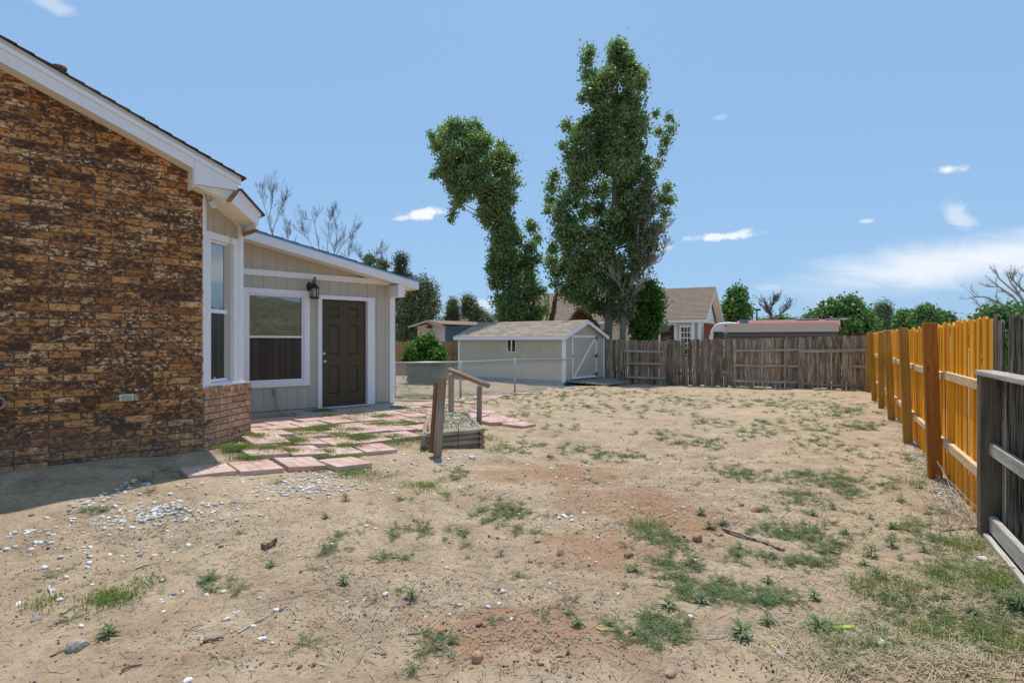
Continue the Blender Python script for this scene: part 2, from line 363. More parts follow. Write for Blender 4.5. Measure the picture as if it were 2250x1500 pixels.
def soft_brick(name, a, c, dustamt=.5):
    m, t, b = new_mat(name, .9, .2); r = rnd(t); hb = shift(t, wpos(t), r, 11.0)
    n = t.noise(t.scale(hb, (9, 9, 20)), 1.0, 6, .65, 1.5); c0 = t.mix(t.ramp(n, .3, .7), a, c)
    c0 = t.mix(t.ramp(t.noise(t.scale(hb, (6, 6, 16)), 1.0, 3, .6, 1.5), .56, .68, 0, .8), c0, (.05, .03, .02))
    hsv = t.new('ShaderNodeHueSaturation'); t.put(hsv.inputs['Color'], c0); t.put(hsv.inputs['Value'], t.math('ADD', .75, t.math('MULTIPLY', r, .5)))
    t.put(b.inputs['Base Color'], hsv.outputs[0]); bump(t, b, n, .003, .8); return m
M['brick'] = brick_mat()
M['brick_end'] = plain('orange_brick_end', (.30, .105, .035), .85, .2, var=.45, bmp=.003)
M['brick_bay'] = soft_brick('dusty_red_brick', (.40, .19, .11), (.66, .42, .27))

def glass_mat(name, base=(.02, .022, .022), mirror=.35, rough=.02):
    m, t, b = new_mat(name, rough, .8); t.put(b.inputs['Base Color'], (*base, 1)); 
    n = t.noise(t.scale(wpos(t), (2, 2, .5)), 2.2, 4, .5); t.put(b.inputs['Roughness'], t.ramp(n, .3, .8, rough, rough + .06))
    gl = t.new('ShaderNodeBsdfGlossy'); gl.inputs['Roughness'].default_value = rough; gl.inputs['Color'].default_value = (.85, .9, .88, 1)
    bump_n = t.new('ShaderNodeBump'); bump_n.inputs['Distance'].default_value = .004; t.put(bump_n.inputs['Height'], t.noise(wpos(t), 1.2, 2, .5)); t.put(gl.inputs['Normal'], bump_n.outputs[0])
    ms = t.new('ShaderNodeMixShader'); ms.inputs[0].default_value = mirror
    t.l.new(b.outputs[0], ms.inputs[1]); t.l.new(gl.outputs[0], ms.inputs[2]); t.l.new(ms.outputs[0], t.n['Material Output'].inputs[0]); return m
M['glass'] = glass_mat('window_glass', (.045, .05, .05), .25)
M['glass_dark'] = glass_mat('dark_window_glass', (.02, .02, .022), .12)
def screen_mat():
    m, t, b = new_mat('screened_window_glass', .25, .5)
    s_ = t.noise(t.scale(wpos(t), (16, 16, .25)), 1.0, 3, .5); c = t.mix(t.ramp(s_, .35, .7), (.022, .023, .019), (.046, .046, .040)); t.put(b.inputs['Base Color'], c); return m
M['screen'] = screen_mat()

def shingle_mat(name, a, c, streak=(.3, .2, .14)):
    m, t, b = new_mat(name, .95, .1); r = rnd(t); p = wpos(t)
    n = t.noise(p, 90, 3, .7); c0 = t.mix(r, a, c); c0 = t.mix(t.ramp(n, .35, .7, 0, .5), c0, tuple(x * .55 for x in a))
    c0 = t.mix(t.ramp(t.noise(t.scale(p, (1, 1, 5)), 1.2, 5, .6), .45, .75, 0, .55), c0, streak)
    t.put(b.inputs['Base Color'], c0); bump(t, b, n, .003); return m
M['shingle_dark'] = shingle_mat('dark_asphalt_shingle', (.045, .045, .05), (.10, .095, .09))
M['shingle_shed'] = shingle_mat('weathered_tan_shingle', (.32, .265, .205), (.52, .43, .335), (.38, .28, .19))
M['shingle_tan'] = shingle_mat('tan_brown_shingle', (.27, .215, .17), (.33, .26, .20), (.36, .22, .14))
M['shingle_brown'] = shingle_mat('brown_shingle', (.19, .145, .115), (.24, .18, .145), (.18, .12, .09))

def ground_mat():
    m, t, b = new_mat('dry_sandy_dirt', .97, .08); p = wpos(t)
    sx_ = t.new('ShaderNodeSeparateXYZ'); t.put(sx_.inputs[0], p)
    big = t.noise(p, .55, 4, .6); mid = t.noise(p, 2.6, 7, .65); fine = t.noise(p, 34, 6, .7); tiny = t.noise(p, 150, 3, .7)
    c = t.mix(t.ramp(mid, .3, .7), (.38, .270, .175), (.55, .42, .282))
    c = t.mix(t.ramp(big, .42, .66, 0, .5), c, (.60, .465, .315))
    # reddish dirt
    def blob(cx, cy, rx, ry, ang=0.0):
        dx = t.math('SUBTRACT', sx_.outputs[0], cx); dy = t.math('SUBTRACT', sx_.outputs[1], cy)
        ca, sa = math.cos(ang), math.sin(ang)
        u_ = t.math('DIVIDE', t.math('ADD', t.math('MULTIPLY', dx, ca), t.math('MULTIPLY', dy, sa)), rx)
        v_ = t.math('DIVIDE', t.math('SUBTRACT', t.math('MULTIPLY', dy, ca), t.math('MULTIPLY', dx, sa)), ry)
        d = t.math('SQRT', t.math('ADD', t.math('MULTIPLY', u_, u_), t.math('MULTIPLY', v_, v_)))
        d = t.math('ADD', d, t.math('MULTIPLY', t.math('SUBTRACT', mid, .5), 1.8)); return t.ramp(d, 1.15, .35)
    red = None
    for (px, py, rx, ry, a) in [(1230, 1040, 1.1, .75, .2), (1400, 1100, 1.0, .8, 0), (1330, 1210, .6, .5, 0), (1500, 1150, .5, .5, 0), (1150, 1380, .7, .35, 0)]:
        g = G(px, py); k = blob(g.x, g.y, rx, ry, a); red = k if red is None else t.math('MAXIMUM', red, k)
    c = t.mix(t.math('MULTIPLY', red, t.ramp(fine, .2, .8, .5, .92)), c, t.mix(t.ramp(fine, .3, .7), (.30, .145, .075), (.46, .255, .145)))
    # dark litter and fine stones
    c = t.mix(t.math('MULTIPLY', t.ramp(fine, .51, .66), .58), c, (.155, .112, .078))
    c = t.mix(t.ramp(t.noise(p, 12, 6, .75), .52, .66, 0, .40), c, (.20, .15, .105))
    c = t.mix(t.ramp(tiny, .55, .70, 0, .55), c, (.11, .085, .065))
    vo = t.voronoi(p, 38, 'F1'); vc = t.new('ShaderNodeTexVoronoi', feature='F1'); t.put(vc.inputs['Vector'], p); vc.inputs['Scale'].default_value = 38
    sel = t.new('ShaderNodeSeparateXYZ'); t.put(sel.inputs[0], vc.outputs['Color'])
    stone = t.math('MULTIPLY', t.ramp(vo, .30, .20), t.math('GREATER_THAN', sel.outputs[0], .90))
    c = t.mix(stone, c, t.mix(sel.outputs[1], (.20, .16, .13), (.62, .57, .49)))
    peb = t.noise(p, .9, 5, .6)
    litter = t.ramp(t.noise(t.scale(p, (1, 1.6, 1)), 3.4, 8, .78), .50, .62)
    c = t.mix(t.math('MULTIPLY', litter, t.ramp(peb, .40, .58, .1, .85)), c, t.mix(t.ramp(fine, .35, .65), (.13, .095, .062), (.44, .35, .24)))
    t.put(b.inputs['Base Color'], c)
    h = t.math('ADD', t.math('MULTIPLY', mid, .3), t.math('ADD', t.math('MULTIPLY', fine, .5), t.math('MULTIPLY', tiny, .25)))
    h = t.math('ADD', h, t.math('MULTIPLY', stone, .3)); bump(t, b, h, .03, .9); return m
M['ground'] = ground_mat()
def paver_mat():
    m, t, b = new_mat('pink_paver_concrete', .92, .15); r = rnd(t); p = wpos(t); n = t.noise(p, 9, 6, .65); n2 = t.noise(p, 70, 3, .6)
    c = t.mix(r, (.55, .31, .255), (.64, .47, .40)); c = t.mix(t.ramp(n, .42, .72, 0, .85), c, (.62, .52, .43)); c = t.mix(t.ramp(n2, .5, .75, 0, .4), c, (.36, .22, .17))
    t.put(b.inputs['Base Color'], c); bump(t, b, n2, .003); return m
M['paver'] = paver_mat()
def stone_mat(name, a, c, d=(.25, .25, .26)):
    m, t, b = new_mat(name, .85, .25); r = rnd(t); c0 = t.mix(t.ramp(r, 0, .8), a, c); c0 = t.mix(t.math('GREATER_THAN', r, .93), c0, d)
    n = t.noise(wpos(t), 45, 4, .6); c0 = t.mix(t.ramp(n, .45, .75, 0, .35), c0, (.35, .26, .18)); t.put(b.inputs['Base Color'], c0); bump(t, b, n, .004); return m
M['stone_white'] = stone_mat('white_marble_chip', (.58, .55, .50), (.84, .83, .79), (.28, .29, .31))
M['stone_mix'] = stone_mat('mixed_pebble', (.24, .165, .11), (.46, .36, .27), (.70, .68, .64))
M['stone_dirt'] = stone_mat('dirt_pebble', (.10, .085, .075), (.36, .26, .18), (.66, .62, .56))
M['stone_red'] = stone_mat('reddish_rock', (.30, .165, .10), (.48, .29, .18), (.40, .20, .11))
M['stone_grey'] = stone_mat('grey_rock', (.33, .29, .24), (.42, .37, .31), (.3, .3, .3))
M['leaf_poplar'] = leafmat('poplar_leaf', (.10, .165, .065), (.30, .38, .18), .45, .42, .45)
M['leaf_poplar_dark'] = leafmat('shade_poplar_leaf', (.04, .09, .03), (.09, .17, .055), .25, .4, .45)
M['leaf_bright'] = leafmat('bright_green_leaf', (.045, .125, .018), (.11, .235, .035), .35)
M['leaf_mid'] = leafmat('mid_green_leaf', (.07, .15, .045), (.15, .26, .08), .3)
M['leaf_olive'] = leafmat('olive_leaf', (.10, .125, .065), (.21, .235, .13), .2)
M['leaf_juniper'] = leafmat('juniper_needle', (.05, .085, .05), (.11, .155, .085), .1)
M['leaf_pale'] = leafmat('pale_grey_green_leaf', (.13, .17, .10), (.22, .26, .16), .25)
M['grass'] = leafmat('green_grass_blade', (.12, .175, .038), (.24, .30, .09), .35, .6)
M['weed'] = leafmat('bluegreen_weed_leaf', (.15, .20, .085), (.27, .32, .165), .25, .75)
M['weed_leafy'] = leafmat('leafy_weed_leaf', (.080, .135, .055), (.150, .215, .085), .25, .6)
M['straw'] = leafmat('dry_straw', (.34, .27, .16), (.60, .50, .34), .1, .8)
M['thatch'] = leafmat('brown_dead_vine', (.10, .045, .025), (.27, .13, .075), .1, .9)
def hill_mat():
    m, t, b = new_mat('scrub_hill', .95, .1); p = wpos(t); n = t.noise(p, .9, 8, .75); n2 = t.noise(p, .05, 4, .6)
    c = t.mix(t.ramp(n2, .4, .6), (.26, .20, .12), (.17, .15, .085)); c = t.mix(t.ramp(n, .47, .58), c, (.035, .05, .022)); t.put(b.inputs['Base Color'], c); return m
M['hill'] = hill_mat()
# ------------------------------------------------------------------ ground sheet
def make_ground():
    N = 540; k = 5.6; a = 3.4
    t = np.linspace(-1, 1, N + 1)
    xs = a * np.sinh(k * t); ys = 4.5 + a * np.sinh(k * t)
    X, Y = np.meshgrid(xs, ys); Z = gz(X, Y)
    far = np.hypot(X, Y - 10) > 60; Z = np.where(far, 0.0, Z)
    v = np.stack([X.ravel(), Y.ravel(), Z.ravel()], 1)
    i = np.arange(N); a0 = (i[:, None] * (N + 1) + i[None, :]).ravel()
    q = np.stack([a0, a0 + 1, a0 + N + 2, a0 + N + 1], 1)
    o = place('ground', np_index_mesh('ground', v, q, M['ground'], True)); tag(o, kind='structure')
make_ground()
# scrubby rise behind the camera (it shows mirrored in the annex window)
def make_hill():
    N = 60; v = []; f = []
    for j in range(N + 1):
        for i in range(N + 1):
            u_ = i / N; s_ = j / N; x = 60 + 160 * s_; y = -160 + 200 * u_
            h = 13 * math.sin(math.pi * min(1, s_ * .8)) ** 1.2 * (.55 + .9 * float(vnoise(np.array([u_ * 5]), np.array([s_ * 3]), 9)[0])) * math.sin(math.pi * u_) ** .5
            v.append((x, y, -.3 + h))
    for j in range(N):
        for i in range(N): a0 = j * (N + 1) + i; f.append((a0, a0 + N + 1, a0 + N + 2, a0 + 1))
    tag(MB().add(v, f).build('hill', M['hill'], None, True), kind='structure')
make_hill()

# ------------------------------------------------------------------ the house
house = empty('brick_house', (HO[0], HO[1], 0), HA, 'brown brick house with white rakes and a beige sided back entry on its right end', 'house')
def rake_top(x): return 3.609 - .415 * x
def soff(x): return 3.405 - .405 * x
XL, YB = -5.0, 9.0
# mortar body behind the bricks
m = MB(); m.prism([(XL, .012, .1), (0, .012, .1), (0, .012, soff(0) + .03), (XL, .012, soff(XL) + .03)], (0, .25, 0))
m.build('mortar_wall', M['mortar'], house)
m = MB(); m.prism([(XL - 5, .30, .1), (.40, .30, .1), (.40, .30, 3.2), (XL, .30, soff(XL)), (XL - 5, .30, 3.3)], (0, YB, 0)); m.build('rear_wall', M['siding'], house)
BH, BL, MJ = .0762, .254, .0125
def brick_mesh(L, H, D, j):
    r_ = random.Random(j); mm = MB(); e = .0022
    v = []
    for (x, y, z) in [(0, 0, 0), (L, 0, 0), (L, D, 0), (0, D, 0), (0, 0, H), (L, 0, H), (L, D, H), (0, D, H)]:
        v.append((x + r_.uniform(-e, e), y + (r_.uniform(-e, e) if y == 0 else 0), z + r_.uniform(-e * .6, e * .6)))
    mm.hexa(v); return mm
bm_full = [brick_mesh(BL - MJ, BH - MJ, .06, j).mesh('brick', M['brick']) for j in range(8)]
bm_half = [brick_mesh(BL / 2 - MJ, BH - MJ, .06, 40 + j).mesh('brick', M['brick']) for j in range(3)]
bm_end = [brick_mesh(.074, BH - MJ, .06, 20 + j).mesh('brick', M['brick_end']) for j in range(3)]
slots = []     # (size on the picture, mesh, x, y, z, rot)
Z0 = .30
for c in range(60):
    z = Z0 + c * BH
    odd = c % 2; x = 0.0
    if odd: slots.append(('e', -.076, z)); x = -.085
    else: x = 0.0
    first = True
    while x > XL:
        L = BL
        if first and not odd: L = BL - .03
        x -= L
        zt = soff(x + L / 2)
        if z + BH < soff(x + L): slots.append(('f', x, z))
        elif z + .006 < soff(x): slots.append(('c', x, z))
        first = False
slots = [s for s in slots if not (s[0] == 'e' and s[2] > 3.32)]
def px_of(lx, ly, z):
    wx, wy = h_world(lx, ly); return 1125 + F * wx / wy, 750 - F * (z - EYE) / wy, wy
inframe = []
rest = MB()
for s_ in [q_ for q_ in slots if q_[0] == 'c']:      # bricks cut to the slope of the rake
    x0, z0 = s_[1], s_[2]; x1 = x0 + BL - MJ; zt = lambda x: min(z0 + BH - MJ, soff(x) + .004); xe = min(x1, (3.405 + .004 - z0) / .405) if soff(x1) < z0 else x1
    xk = (3.409 - (z0 + BH - MJ)) / .405; pl_ = [(x0, 0, z0), (xe, 0, z0)]
    if zt(xe) > z0 + .002: pl_.append((xe, 0, zt(xe)))
    if x0 < xk < xe: pl_.append((xk, 0, z0 + BH - MJ))
    pl_.append((x0, 0, zt(x0)))
    if x0 > -2.3: MB().prism(pl_, (0, .06, 0)).build('brick', M['brick'], house)
slots = [q_ for q_ in slots if q_[0] != 'c']
for s_ in slots:
    px, py, dep = px_of(s_[1] + (.12 if s_[0] == 'f' else .03), 0, s_[2])
    if px > -30 and py > 60 and s_[2] > .36: inframe.append((-(1 / dep) * (3 if s_[0] == 'f' else 1), s_))
    else: rest.hexa([(x + s_[1], y + random.uniform(-.002, .002), z + s_[2]) for (x, y, z) in [(0, 0, 0), (BL - MJ, 0, 0), (BL - MJ, .06, 0), (0, .06, 0), (0, 0, BH - MJ), (BL - MJ, 0, BH - MJ), (BL - MJ, .06, BH - MJ), (0, .06, BH - MJ)]] if s_[0] == 'f' else
                   [(x + s_[1], y, z + s_[2]) for (x, y, z) in [(0, 0, 0), (.074, 0, 0), (.074, .06, 0), (0, .06, 0), (0, 0, BH - MJ), (.074, 0, BH - MJ), (.074, .06, BH - MJ), (0, .06, BH - MJ)]])
inframe.sort(key=lambda t: t[0])
NB = 238
for k_, (_, s_) in enumerate(inframe):
    if k_ < NB:
        me = random.choice(bm_full) if s_[0] == 'f' else random.choice(bm_end)
        place('brick', me, house, (s_[1], random.uniform(-.0025, .0025), s_[2]))
    else:
        L = BL - MJ if s_[0] == 'f' else .074
        y = random.uniform(-.002, .002)
        rest.box(s_[1], s_[1] + L, y, y + .06, s_[2], s_[2] + BH - MJ)
tag(rest.build('brick_courses', M['brick'], house), kind='stuff')

# bay at the corner: brick base, sided wall with a tall window
BA = R(39.8); BX = (math.cos(BA), math.sin(BA)); BN = (math.sin(BA), -math.cos(BA))   # along, outward
def bay(t, o, z): return (BX[0] * t + BN[0] * o, BX[1] * t + BN[1] * o, z)
def baybox(mm, t0, t1, o0, o1, z0, z1):
    return mm.hexa([bay(t0, o1, z0), bay(t1, o1, z0), bay(t1, o0, z0), bay(t0, o0, z0), bay(t0, o1, z1), bay(t1, o1, z1), bay(t1, o0, z1), bay(t0, o0, z1)])
mm = MB(); baybox(mm, 0.0, .905, -.12, -.012 + .03, .1, 1.0); mm.build('bay_mortar_wall', M['mortar'], house)
BO = .030
for c in range(9):
    z = .335 + c * .0762 - .0; t0 = 0.006 if c % 2 == 0 else -.0
    if z > .95: break
    edges = [0.004]; xx = .06 if c % 2 else .20
    edges.append(xx)
    while xx + .2 < .90: xx += .228; edges.append(min(xx, .915))
    if edges[-1] < .905: edges.append(.915)
    for a_, b_ in zip(edges[:-1], edges[1:]):
        if b_ - a_ < .03: continue
        q = MB(); baybox(q, 0, b_ - a_ - .010, 0, .06, 0, BH - MJ)
        place('brick', q.mesh('brick', M['brick_bay']), house, bay(a_, BO - .06 + random.uniform(-.002, .002), z))
top_row = .335 + 8 * .0762
top_row = .985
for i in range(12):
    a_ = .004 + i * .0765
    q = MB(); baybox(q, 0, .066, 0, .07, 0, .098); place('brick', q.mesh('brick', M['brick_bay']), house, bay(a_, BO - .06, top_row))
# return side of the brick base (hidden edge of the bay) and the wall behind it
q = MB(); p0 = bay(.915, .03, 0); q.box(p0[0] - .25, p0[0], p0[1], 3.35, .1, 1.08); q.build('bay_side_wall', M['brick_bay'], house)
q = MB(); baybox(q, 0.0, .77, -.10, -.03, 1.0, 3.4 - .0); 
q = MB()
def bays(t): return 3.286 - .415 * bay(t, 0, 0)[0]
q.hexa([bay(0, -.035, 1.05), bay(.76, -.035, 1.05), bay(.76, -.12, 1.05), bay(0, -.12, 1.05), bay(0, -.035, bays(0) + .05), bay(.76, -.035, bays(.76) + .05), bay(.76, -.12, bays(.76) + .05), bay(0, -.12, bays(0) + .05)])
q.build('bay_sheathing', M['dark'], house)
for (a_, b_) in [(.035, .19), (.195, .405), (.41, .62), (.625, .665)]:
    q = MB(); q.hexa([bay(a_, -.0, 2.86), bay(b_, -.0, 2.86), bay(b_, -.035, 2.86), bay(a_, -.035, 2.86), bay(a_, 0, bays(a_) + .03), bay(b_, 0, bays(b_) + .03), bay(b_, -.035, bays(b_) + .03), bay(a_, -.035, bays(a_) + .03)])
    q.build('siding_board', M['siding'], house)
q = MB(); baybox(q, .003, .040, -.03, .02, 1.075, bays(.02) + .03); q.build('corner_trim', M['white'], house)
q = MB(); baybox(q, .668, .765, -.03, .022, 1.085, bays(.7) + .02); q.build('corner_trim', M['white'], house)
def sidewall_window():
    w_ = MB(); 
    for (a_, b_, z0, z1) in [(.045, .125, 1.085, 2.855), (.575, .665, 1.085, 2.855), (.125, .575, 2.775, 2.855), (.125, .575, 1.085, 1.125)]: baybox(w_, a_, b_, -.02, .018, z0, z1)
    fr = w_.build('window', M['white'], house)
    s_ = MB()
    for (a_, b_, z0, z1) in [(.127, .150, 1.13, 2.77), (.550, .573, 1.13, 2.77), (.150, .550, 2.745, 2.77), (.150, .550, 1.13, 1.165), (.150, .550, 1.93, 1.975)]: baybox(s_, a_, b_, -.04, -.004, z0, z1)
    s_.build('sash', M['white'], fr)
    s_ = MB(); baybox(s_, .152, .548, -.034, -.026, 1.977, 2.743); s_.build('pane', M['glass'], fr)
    s_ = MB(); baybox(s_, .152, .548, -.034, -.026, 1.167, 1.928); s_.build('pane', M['screen'], fr)
    s_ = MB(); baybox(s_, .20, .235, -.010, .0, 1.166, 1.19); baybox(s_, .46, .495, -.010, .0, 1.166, 1.19); s_.build('latch', M['chrome'], fr)
sidewall_window()
q = MB(); baybox(q, .30, .80, .0, .045, 1.083, 1.098); q.build('sill', M['white'], house)

# main roof
q = MB(); ov = -.2
q.prism([(XL, ov, rake_top(XL)), (.35, ov, rake_top(.35)), (.35, ov, rake_top(.35) - .05), (XL, ov, rake_top(XL) - .05)], (0, YB + .4, 0))
q.prism([(XL, ov, rake_top(XL)), (XL, ov, rake_top(XL) - .05), (2 * XL - .35, ov, rake_top(.35) - .05), (2 * XL - .35, ov, rake_top(.35))], (0, YB + .4, 0)); q.build('roof_deck', M['soffit'], house)
n_row = 26; q = MB()
for i in range(n_row):
    x1 = .395 - i * .125; x0 = x1 - .15; zt = rake_top(x1) + .006
    q.hexa([(x0, ov - .035, rake_top(x0) + .002), (x1, ov - .035 + random.uniform(-.004, .004), zt - .004), (x1, YB, zt - .004), (x0, YB, rake_top(x0) + .002), (x0, ov - .035, rake_top(x0) + .009), (x1, ov - .035, zt + .016), (x1, YB, zt + .016), (x0, YB, rake_top(x0) + .009)])
tag(q.build('roof_shingles', M['shingle_dark'], house), kind='stuff')
q = MB(); x0 = .395 - n_row * .125 + .01
q.hexa([(XL, ov - .035, rake_top(XL) + .002), (x0, ov - .035, rake_top(x0) + .002), (x0, YB, rake_top(x0) + .002), (XL, YB, rake_top(XL) + .002), (XL, ov - .035, rake_top(XL) + .02), (x0, ov - .035, rake_top(x0) + .02), (x0, YB, rake_top(x0) + .02), (XL, YB, rake_top(XL) + .02)])
q.build('shingle_slope', M['shingle_dark'], house)
# rake fascia: upper strip proud of the main board
q = MB(); q.prism([(XL, ov, rake_top(XL) - .052), (.338, ov, rake_top(.338) - .052), (.338, ov, rake_top(.338) - .098), (XL, ov, rake_top(XL) - .098)], (0, -.03, 0)); q.build('rake_trim', M['white'], house)
q = MB(); q.prism([(XL, ov, rake_top(XL) - .100), (-.139, ov, rake_top(-.139) - .100), (-.139, ov, soff(-.139)), (XL, ov, soff(XL))], (0, -.018, 0)); q.build('rake_fascia', M['white'], house)
q = MB(); q.prism([(-.136, ov, rake_top(-.136) - .100), (.314, ov, rake_top(.314) - .100), (.314, ov, 3.305), (-.136, ov, 3.300)], (0, -.018, 0)); q.build('return_box', M['white'], house)
q = MB(); q.box(-.150, -.136, ov, .0, 3.26, 3.52); q.build('return_side', M['soffit'], house)
q = MB(); q.prism([(XL, ov, soff(XL) + .012), (-.152, ov, soff(-.152) + .012), (-.152, ov, soff(-.152) + .03), (XL, ov, soff(XL) + .03)], (0, .212, 0)); q.build('soffit', M['soffit'], house)
q = MB(); q.box(.304, .318, ov + .002, 3.0, 3.30, 3.45); q.build('eave_fascia', M['white'], house)
# bay roof and its fascia
T0 = (.314, -.2)
def bt(t, z, o=0.0): return (T0[0] + BX[0] * t + BN[0] * o, T0[1] + BX[1] * t + BN[1] * o, z)
q = MB(); q.prism([bt(-.17, 3.15), bt(.385, 2.99), bt(.405, 3.125), bt(-.02, 3.29)], (BN[0] * .02, BN[1] * .02, 0)); q.build('bay_fascia', M['white'], house)
q = MB(); q.prism([bt(-.02, 3.262, .02), bt(.415, 3.092, .02), bt(.42, 3.138, .02), bt(-.01, 3.305, .02)], (BN[0] * .018, BN[1] * .018, 0)); q.build('bay_rake_trim', M['white'], house)
q = MB(); q.prism([bt(-.02, 3.307, .06), bt(.47, 3.117, .06), bt(.47, 3.135, .06), bt(-.02, 3.327, .06)], (-BN[0] * .5, -BN[1] * .5, 0)); q.build('bay_shingles', M['shingle_dark'], house)
for (ta, za, tb, zb) in [(-.17, 3.147, -.03, 3.285)]:
    q = MB(); q.bar(bt(ta, za, -.004), bt(tb, zb, -.004), .05, .02, (BX[0], BX[1], 0)); q.build('raw_board_end', M['rawwood'], house)
# sloped underside of the bay roof
zs = lambda x: 3.286 - .415 * x
pl = [(-.12, -.19), (.30, -.19), (.62, .07), (.66, 3.0), (.2, 3.0), (-.12, .3)]
pl = [(-.13, -.18), (.18, -.18), (.205, -.27 + .0), (.60, .045), (.63, .10), (.63, 3.2), (-.13, 3.2)]
pl = [(-.13, -.198), (.30, -.198), (.60, .045), (.63, .10), (.63, 3.2), (-.13, 3.2)]
def zs2(x, y): return min(3.296, 3.286 - .415 * x + .0)
q = MB(); q.prism([(x, y, zs2(max(x, 0.0), y)) for x, y in pl], (0, 0, .02)); q.build('bay_soffit', M['soffit'], house)
q = MB(); q.box(.612, .628, .10, 3.0, 2.95, 3.11); q.build('eave_fascia', M['white'], house)
q = MB(); q.box(.585, .640, .065, 3.0, 2.925, 2.948); q.build('raw_board', M['rawwood'], house)
q = MB(); q.box(.40, .700, .07, 3.0, 3.112, 3.128); q.build('bay_shingles', M['shingle_dark'], house)
q = MB(); baybox(q, .02, .66, .0, .028, 0, 0)
q = MB(); q.hexa([bay(.04, .0, bays(.04) - .05), bay(.665, .0, bays(.665) - .05), bay(.665, .03, bays(.665) - .05), bay(.04, .03, bays(.04) - .05), bay(.04, .0, bays(.04)), bay(.665, .0, bays(.665)), bay(.665, .03, bays(.665)), bay(.04, .03, bays(.04))])
q.build('frieze_board', M['soffit'], house)
q = MB(); q.prism([(-.13, -.196, 3.298), (.318, -.196, 3.302), (.318, -.196, 3.14), (.0, -.196, 3.275), (-.13, -.196, 3.29)], (0, .01, 0)); q.build('return_filler', M['soffit'], house)
# vent pipe on the roof, flood lamp socket under the return, cover plate and cable on the wall
q = MB(); q.lathe([(.055, 0), (.055, .5), (.066, .5), (.066, .53), (.05, .53)], 14, (-1.23, .50, 3.93)); q.build('vent_pipe', M['bark_brown'], house, True)
fl = MB(); fl.box(-.08, .03, -.12, -.02, 3.272, 3.296); flo = fl.build('flood_lamp', M['white'], house)
fl = MB(); fl.tube([(-.0, -.075, 3.275), (.045, -.075, 3.20), (.060, -.075, 3.175)], [.020, .024, .02], 10); fl.build('socket', M['galv'], flo, True)
pts = []; 
for k in range(49):
    a_ = k / 48 * 2 * math.pi * 4; u_ = k / 48
    c0 = Vector((.060, -.075, 3.172)); ax = Vector((.5, 0, -.75)).normalized(); s1 = Vector((.75, 0, .5)).normalized(); s2 = Vector((0, 1, 0))
    pts.append(c0 + ax * (.085 * u_) + (s1 * math.cos(a_) + s2 * math.sin(a_)) * .026)
MB().tube(pts, .008, 6).build('bulb', M['white'], flo, True)
q = MB(); q.box(-.79, -.665, -.028, -.004, .985, 1.055); cp = q.build('cover_plate', M['soffit'], house, bevel=.006)
MB().box(-.775, -.68, -.042, -.030, .995, 1.046).build('cover_lid', plain('pale_green_plastic', (.42, .43, .33), .6), cp, bevel=.004)
pts = [(-1.74 + .055 * math.cos(a_), -.03 - .004 * k, 1.04 + .055 * math.sin(a_)) for k, a_ in enumerate([i * .5 for i in range(26)])]
MB().tube(pts, .008, 6).build('cable_coil', M['conduit'], house, True)

# ------------------------------------------------------------------ annex (sided back entry)
AY = 3.35; AX1 = 4.56
def rb(x): return 3.318 + (1.437 - x) * .187         # underside line of the rake
opens = [(1.66, 2.63, .89, 2.44), (2.985, 3.945, .30, 2.41)]
m = MB()
for (a_, b_, z0, z1) in [(0.4, 1.60, .1, None), (2.70, 2.95, .1, None), (3.98, AX1, .1, None)]:
    m.hexa([(a_, AY + .035, z0), (b_, AY + .035, z0), (b_, AY + .12, z0), (a_, AY + .12, z0), (a_, AY + .035, rb(a_)), (b_, AY + .035, rb(b_)), (b_, AY + .12, rb(b_)), (a_, AY + .12, rb(a_))])
for (a_, b_, z0, z1) in [(1.60, 2.70, .1, .86), (1.60, 2.70, 2.46, None), (2.95, 3.98, 2.44, None)]:
    t0 = z1 if z1 else rb(a_); t1 = z1 if z1 else rb(b_)
    m.hexa([(a_, AY + .035, z0), (b_, AY + .035, z0), (b_, AY + .12, z0), (a_, AY + .12, z0), (a_, AY + .035, t0), (b_, AY + .035, t1), (b_, AY + .12, t1), (a_, AY + .12, t0)])
m.build('annex_wall', M['siding'], house)
m = MB(); m.prism([(.5, AY + .12, .1), (AX1, AY + .12, .1), (AX1, AY + .12, rb(AX1)), (.5, AY + .12, rb(.5))], (0, 0, 0)) if False else None
m = MB(); m.box(.42, AX1, 8.0, 8.2, .1, 2.6); m.box(AX1 - .1, AX1, AY + .12, 8.0, .1, 2.66); m.box(.42, 4.4, AY + .9, AY + .93, .1, 2.6); m.build('annex_side_wall', M['siding'], house)
def board_piece(x0, x1, z0, z1, z0b=None, z1b=None, name='siding_board'):
    q = MB(); z0b = z0 if z0b is None else z0b; z1b = z1 if z1b is None else z1b
    q.hexa([(x0, AY, z0), (x1, AY, z0b), (x1, AY + .03, z0b), (x0, AY + .03, z0), (x0, AY, z1), (x1, AY, z1b), (x1, AY + .03, z1b), (x0, AY + .03, z1)])
    q.build(name, M['siding'], house)
pitch = .2032; x = .70
while x < AX1 - .05:
    xa, xb = x, min(x + pitch - .005, AX1 - .1)
    cuts = sorted(set([xa, xb] + [e for o_ in opens for e in o_[:2] if xa < e < xb]))
    for c0, c1 in zip(cuts[:-1], cuts[1:]):
        if c1 - c0 < .012: continue
        mid = (c0 + c1) / 2; bl = [o_ for o_ in opens if o_[0] <= mid <= o_[1]]
        segs = [(.37, 2.765)]
        if bl: segs = [s_ for s_ in [(.37, bl[0][2]), (bl[0][3], 2.765)] if s_[1] - s_[0] > .03]
        for z0, z1 in segs: board_piece(c0, c1, z0, z1)
    if rb(xb) > 2.87: board_piece(xa, xb, 2.84, rb(xa) + .01, 2.84, rb(xb) + .01)
    x += pitch
